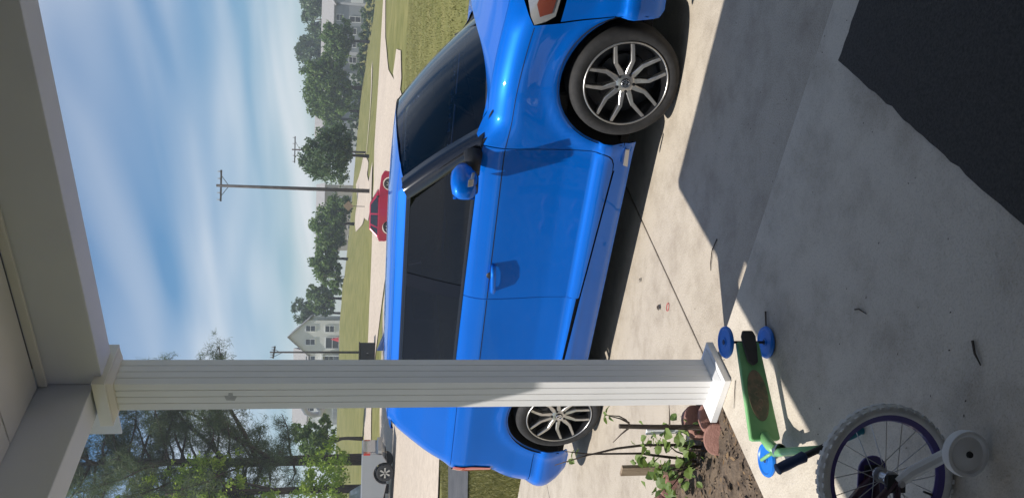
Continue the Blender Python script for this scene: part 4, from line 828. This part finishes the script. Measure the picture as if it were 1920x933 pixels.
gable(hw_, -3.4, 3.4, 0, 8, 3.4, 5.6, M['whitesid'], M['roofgrey'])
for x, z in ((-1.6, 1.4), (1.4, 1.4), (0, 3.4)): win(hw_, x, z, .9, 1.2)
hc = thing('gabled_house', 'blue-grey two-storey house with double gables behind the round tree', 'house', (-72.3, 144.4, 4.6), -YAW)
gable(hc, -3.5, 5.5, 1, 10, 5.0, 8.2, M['greysid'], M['roofgrey'], 'x'); gable(hc, -3.0, 1.0, -.6, 2, 5.0, 7.2, M['greysid'], M['roofgrey']); gable(hc, 1.6, 4.6, -.3, 2, 3.6, 5.4, M['greysid'], M['roofgrey'])
for x, z, y in ((-1, 4.3, -.6), (-1, 1.4, -.6), (3.1, 3.0, -.3), (3.1, 1.0, -.3)): win(hc, x, z, 1.1, 1.3, y)
MB().box((-3.0, -.68, -.5), (1.0, -.61, 1.0)).build('stone_skirting', M['whitesid'], hc)
ap = thing('apartment_building', 'tan three-storey apartment block far behind the green trees', 'apartment block', (-101, 161, 5.2), -YAW)
gable(ap, -9, 5.5, 0, 12, 6.9, 9.0, M['tansid'], M['roofgrey'], 'x')
for z in (1.2, 3.4, 5.7):
    for x in (4.4, 2.4, .4, -1.6, -3.8, -6): win(ap, x, z, .75, 1.1)

# ---------------------------------------------------------------- trees
CR = Vector(cw(1, 0)+(0,)); CA = Vector(cw(0, 1)+(0,))
def crown(base, blobs, n, size, m, parent, clump=.42, asp=.55):
    P = []
    tot = sum(b[3]*b[4]*b[5] for b in blobs)
    for (r_, z, a, rx_, rz_, ra) in blobs:
        k = max(40, int(n*(rx_*rz_*ra)/tot)); nc = max(10, k//45)
        u = rng.normal(size=(nc, 3)); u /= np.linalg.norm(u, axis=1)[:, None]; u *= rng.uniform(.35, 1.0, nc)[:, None]**.45
        u[:, 2] = np.where(u[:, 2] < -.75, -.6, u[:, 2])
        ci = rng.integers(0, nc, k); d = rng.normal(size=(k, 3))*clump*.42*(rx_*rz_*ra)**(1/3)*.55
        q = u[ci]*np.array([rx_, ra, rz_])+d+np.array([r_, a, z]); P.append(q)
    P = np.vstack(P); Wp = P[:, :1]*np.array(CR)[None]+P[:, 1:2]*np.array(CA)[None]; Wp[:, 2] = P[:, 2]
    return quads(Wp, None, np.full(len(Wp), size), asp, 'crown', m, parent)
def tree(x, y, label, blobs, n, size, m, tr=.16, th=None, name='leafy_tree', group=None, limbs=6):
    z0 = h1(x, y)-.1; t = thing(name, label, 'tree', (x, y, z0), 0, group); th = th or max(b[1] for b in blobs)
    pts = [(0, 0, 0), (.05, .02, th*.3), (-.04, .05, th*.6), (.02, 0, th)]
    tk_ = MB().tube(pts, [tr*1.25, tr, tr*.75, tr*.3], 9).build('trunk', M['bark'], t, smooth=True)
    for k in range(limbs):
        b = random.choice(blobs); s = Vector((0, 0, th*random.uniform(.3, .75))); e = CR*(b[0]+random.uniform(-.6, .6)*b[3])+CA*(b[2]+random.uniform(-.6, .6)*b[5])+Vector((0, 0, b[1]+random.uniform(-.3, .6)*b[4]))
        MB().tube([s, (s+e)/2+Vector((0, 0, .1*th*random.uniform(-.2, .6))), e], [tr*.45, tr*.3, tr*.1], 6).build('limb', M['bark'], tk_, smooth=True)
    crown(None, blobs, n, size, m, t); return t
tree(-43.16, 79.54, 'round dark green tree on a bare trunk beside the far street', [(0, 4.4, 0, 2.9, 2.2, 2.8), (-.4, 5.9, 0, 2.0, 1.4, 2.0), (.9, 3.3, .2, 2.2, 1.5, 2), (-1.1, 3.4, 0, 2.0, 1.4, 2)], 9000, .17, M['leaf_dark'], .16, 4.5)
tree(-65.4, 100.6, 'broad green tree at the crest of the hill left of the apartment block', [(-.6, 3.6, 0, 3.0, 2.6, 2.6), (.8, 3.0, 0, 2.6, 2.2, 2.2), (-1.2, 4.8, 0, 1.6, 1.2, 1.6), (2.2, 2.3, 0, 2.0, 2.0, 2.0)], 8000, .22, M['leaf_mid'], .2, 4)
tree(-68.6, 96.6, 'lighter green tree where the hill crest begins', [(-.5, 3.4, 0, 2.4, 2.0, 2.2), (-2, 2.5, 0, 1.9, 1.6, 1.8), (1.2, 3.0, 0, 2.0, 1.7, 1.8), (-3.6, 1.6, 0, 1.3, 1.0, 1.3)], 7000, .22, M['leaf_mid'], .18, 3.5)
tree(-86.4, 110.5, 'leafy green tree standing beside the cream gabled house', [(0, 3.6, 0, 2.3, 2.1, 2.0), (-1.2, 2.6, 0, 1.8, 1.6, 1.6), (.8, 4.6, 0, 1.5, 1.2, 1.4), (1.8, 2.0, 0, 1.6, 1.5, 1.4)], 6500, .22, M['leaf_mid'], .2, 4)
tree(-94.5, 116.7, 'dark tall tree showing over the roof of the cream gabled house', [(.2, 6.9, 0, 2.4, 2.0, 2.0), (-.8, 5.4, 0, 2.4, 1.8, 2.0), (1.4, 5.2, 0, 1.8, 1.6, 1.8)], 5000, .22, M['leaf_dark'], .2, 6)
tree(-58, 130, 'large bright green tree between the grey houses', [(0, 6.0, 0, 4.2, 3.2, 3.6), (1.2, 8.0, 0, 2.6, 1.9, 2.6), (-2.4, 6.8, 0, 2.6, 2.2, 2.4), (3.0, 4.8, 0, 2.6, 2.4, 2.4), (-1.0, 3.2, 0, 3.4, 1.8, 2.8)], 12000, .26, M['leaf_mid'], .3, 7)
tree(-63.3, 132.4, 'medium green tree in front of the white house', [(0, 5.2, 0, 2.6, 2.2, 2.4), (-1.6, 4.0, 0, 2.0, 1.8, 2.0), (.6, 7.0, 0, 1.6, 1.2, 1.6), (1.4, 3.4, 0, 2.0, 1.6, 2.0)], 7000, .25, M['leaf_mid'], .22, 5)
tree(-55.4, 143.9, 'bushy olive tree in front of the grey two-storey house', [(0, 6.2, 0, 3.0, 2.2, 2.6), (-1.6, 5.2, 0, 2.2, 1.8, 2.2), (1.4, 7.4, 0, 1.8, 1.3, 1.8), (1.4, 4.6, 0, 2.2, 1.6, 2.2)], 8000, .25, M['leaf_mid'], .25, 6)
for i, (dx_, dd, hh, rr) in enumerate(((-13, 0, 12, 4.6), (-6, 5, 14.5, 4.8), (1, 0, 13, 5), (8, 4, 15, 5), (15, 0, 14, 5), (22, 6, 15, 5), (-20, 8, 9, 4))):
    p = Vector((-71, 193.8, 0))+CR*dx_+CA*dd
    tree(p.x, p.y, ['dark wood tree behind the roof of the white garage house', 'tall dark wood tree behind the large bright green tree', 'dark wood tree above the gap between the two grey houses', 'tallest dark wood tree above the pale roof', 'dark wood tree above the far end of the pale roof', 'dark wood tree past the end of the pale roofed house', 'low dark wood tree behind the double-gabled house'][i], [(0, hh*.72, 0, rr, hh*.26, rr), (random.uniform(-2, 2), hh*.9, 0, rr*.55, hh*.13, rr*.6), (0, hh*.4, 0, rr*1.1, hh*.28, rr)], 9000, .40, M['leaf_dark'], .3, hh*.8, group='dark trees of the wood behind the houses', limbs=3)
tree(-45.13, 41.8, 'small lawn tree with a slim trunk casting shade by the street', [(0, 3.4, 0, 1.3, 1.0, 1.3), (.4, 4.3, 0, .9, .7, .9), (-.7, 2.9, 0, 1.0, .8, 1.0), (.6, 2.6, 0, 1.0, .7, .9)], 5500, .12, M['leaf_mid'], .12, 3.6)
tree(-34.9, 28.9, 'sunlit bright green tree with loose sprays of leaves behind the truck', [(.1, 11.0, 0, 1.3, 1.1, 1.4), (.5, 9.4, 0, 1.5, 1.1, 1.5), (.7, 8.0, 0, 1.5, 1.0, 1.4), (-.3, 6.6, 0, 1.2, 1.2, 1.4), (1.2, 3.2, 0, 1.6, 1.2, 1.5), (0, 3.4, 0, 1.6, 1.4, 1.8), (-2.6, 8, 0, 2.2, 4, 2.2), (.0, 12.6, 0, .7, .7, .8), (1.5, 10.0, 0, .4, .8, .5), (1.7, 8.6, 0, .5, .6, .5)], 21000, .085, M['leaf_bright'], .2, 11)
for i, (x, y, r_, lab) in enumerate(((-60, 150, 1.4, 'dark foundation hedge along the grey houses'), (-57, 152, 1.2, 'low clipped hedge in front of the grey two-storey house'), (-66, 147, 1.6, 'rounded hedge beside the white garage door house'), (-63, 140, 1.5, 'overgrown hedge on the rough bank below the houses'), (-70, 138, 1.5, 'scrubby hedge below the double-gabled house'), (-52, 152, 1.3, 'hedge below the pale roofed house near the tree'))):
    t = thing('hedge', lab, 'hedge', (x, y, h1(x, y)), 0); crown(None, [(dx_, .6+.2*random.random(), 0, 1.5, .9*r_, 1.2) for dx_ in (-4, -2, 0, 2, 4)], 2600, .2, M['leaf_dark'], t)

# pine
pine = thing('pine_tree', 'tall pine with bare dark trunk and open needle crown behind the pickup truck', 'tree', (-35.5, 31.4, h1(-35.5, 31.4)-.1))
PH = 18.0
MB().tube([(0, 0, 0), (.03, 0, 4), (-.05, 0, 8), (.05, .05, 12.5), (.0, 0, PH)], [.33, .28, .24, .16, .04], 12).build('trunk', M['bark'], pine, smooth=True)
tufts = []
def pine_branch(pts, rad, ntuft, spread):
    br = MB().tube(pts, rad, 6).build('branch', M['bark'], pine, smooth=True)
    m_ = len(pts)-1
    for j in range(ntuft):
        t = random.uniform(.22, 1.0)**.8; i = min(m_-1, int(t*m_)); p = pts[i].lerp(pts[i+1], t*m_-i)
        q = p+Vector((random.gauss(0, 1), random.gauss(0, 1), random.gauss(.25, .75)))*spread*(1.2-t*.55)
        if j % 4 == 0: MB().tube([p, (p+q)/2+Vector((0, 0, .06)), q], [.024, .017, .008], 5).build('twig', M['bark'], br)
        tufts.append(q)
for k in range(88):
    z = 5.0+(PH-5.2)*(k/87)**.85+random.uniform(-.3, .3); az = random.uniform(0, 6.28); L = (1.0+4.3*math.sin(math.pi*min(1, max(.10, (PH+.6-z)/(PH-4)))*.75))*random.uniform(.5, 1.15)
    if z < 7: L *= .7
    d = Vector((math.cos(az), math.sin(az), 0)); up_ = random.uniform(-.05, .65); w_ = Vector((-d.y, d.x, 0))*random.uniform(-.25, .25)
    pts = [Vector((0, 0, z))+d*L*t+w_*L*t*t+Vector((0, 0, L*(up_*t-.3*t*t*(1-t)*2)))+Vector((random.gauss(0, .08), random.gauss(0, .08), random.gauss(0, .08)))*(t > 0) for t in (0, .25, .5, .75, 1)]
    pine_branch(pts, [.075, .06, .045, .03, .012], int(16+L*9), .42)
for (za, r1, z1, r_2, z2) in ((6.0, 1.6, 8.6, 3.0, 11.6), (6.8, 3.0, 8.4, 6.1, 8.9), (8.4, 2.2, 10.6, 4.4, 12.6), (9.8, -2.0, 11.2, -4.0, 12.6)):
    pts = [Vector((0, 0, za)), CR*(r1*.5)+Vector((0, 0, za*.55+z1*.45)), CR*r1+Vector((0, 0, z1)), CR*(r1+r_2)*.5+Vector((.2, .1, (z1+z2)*.5)), CR*r_2+Vector((0, 0, z2))]
    pine_branch(pts, [.13, .11, .09, .06, .02], 90, .62)
T = np.array([tuple(t) for t in tufts]); nn = 30; n = len(T)*nn
c0 = np.repeat(T, nn, 0)+rng.normal(0, .12, (n, 3)); dr = rng.normal(size=(n, 3)); dr[:, 2] += .35; dr /= np.linalg.norm(dr, axis=1)[:, None]; sd_ = np.cross(dr, rng.normal(size=(n, 3))); sd_ /= np.linalg.norm(sd_, axis=1)[:, None]
ln = rng.uniform(.22, .42, n)[:, None]
v = np.stack([c0-sd_*.011, c0+sd_*.011, c0+dr*ln], 1).reshape(-1, 3)
obj('crown', npmesh('crown', v, np.arange(3*n).reshape(-1, 3)), M['leaf_pine'], pine)

# ---------------------------------------------------------------- added haze volume, standing in for the window screen's pale veil
hm = bpy.data.materials.new('haze'); hm.use_nodes = True; t = hm.node_tree; t.nodes.clear()
ho = N(t, 'ShaderNodeOutputMaterial'); pv = N(t, 'ShaderNodeVolumePrincipled'); pv.inputs['Color'].default_value = (.86, .92, 1, 1); pv.inputs['Density'].default_value = .0011; pv.inputs['Anisotropy'].default_value = .2
t.links.new(pv.outputs[0], ho.inputs['Volume'])
hz = MB().box((-1600, -70, -9), (1000, 1900, 34)).build('haze', hm); tag(hz, kind='stuff')
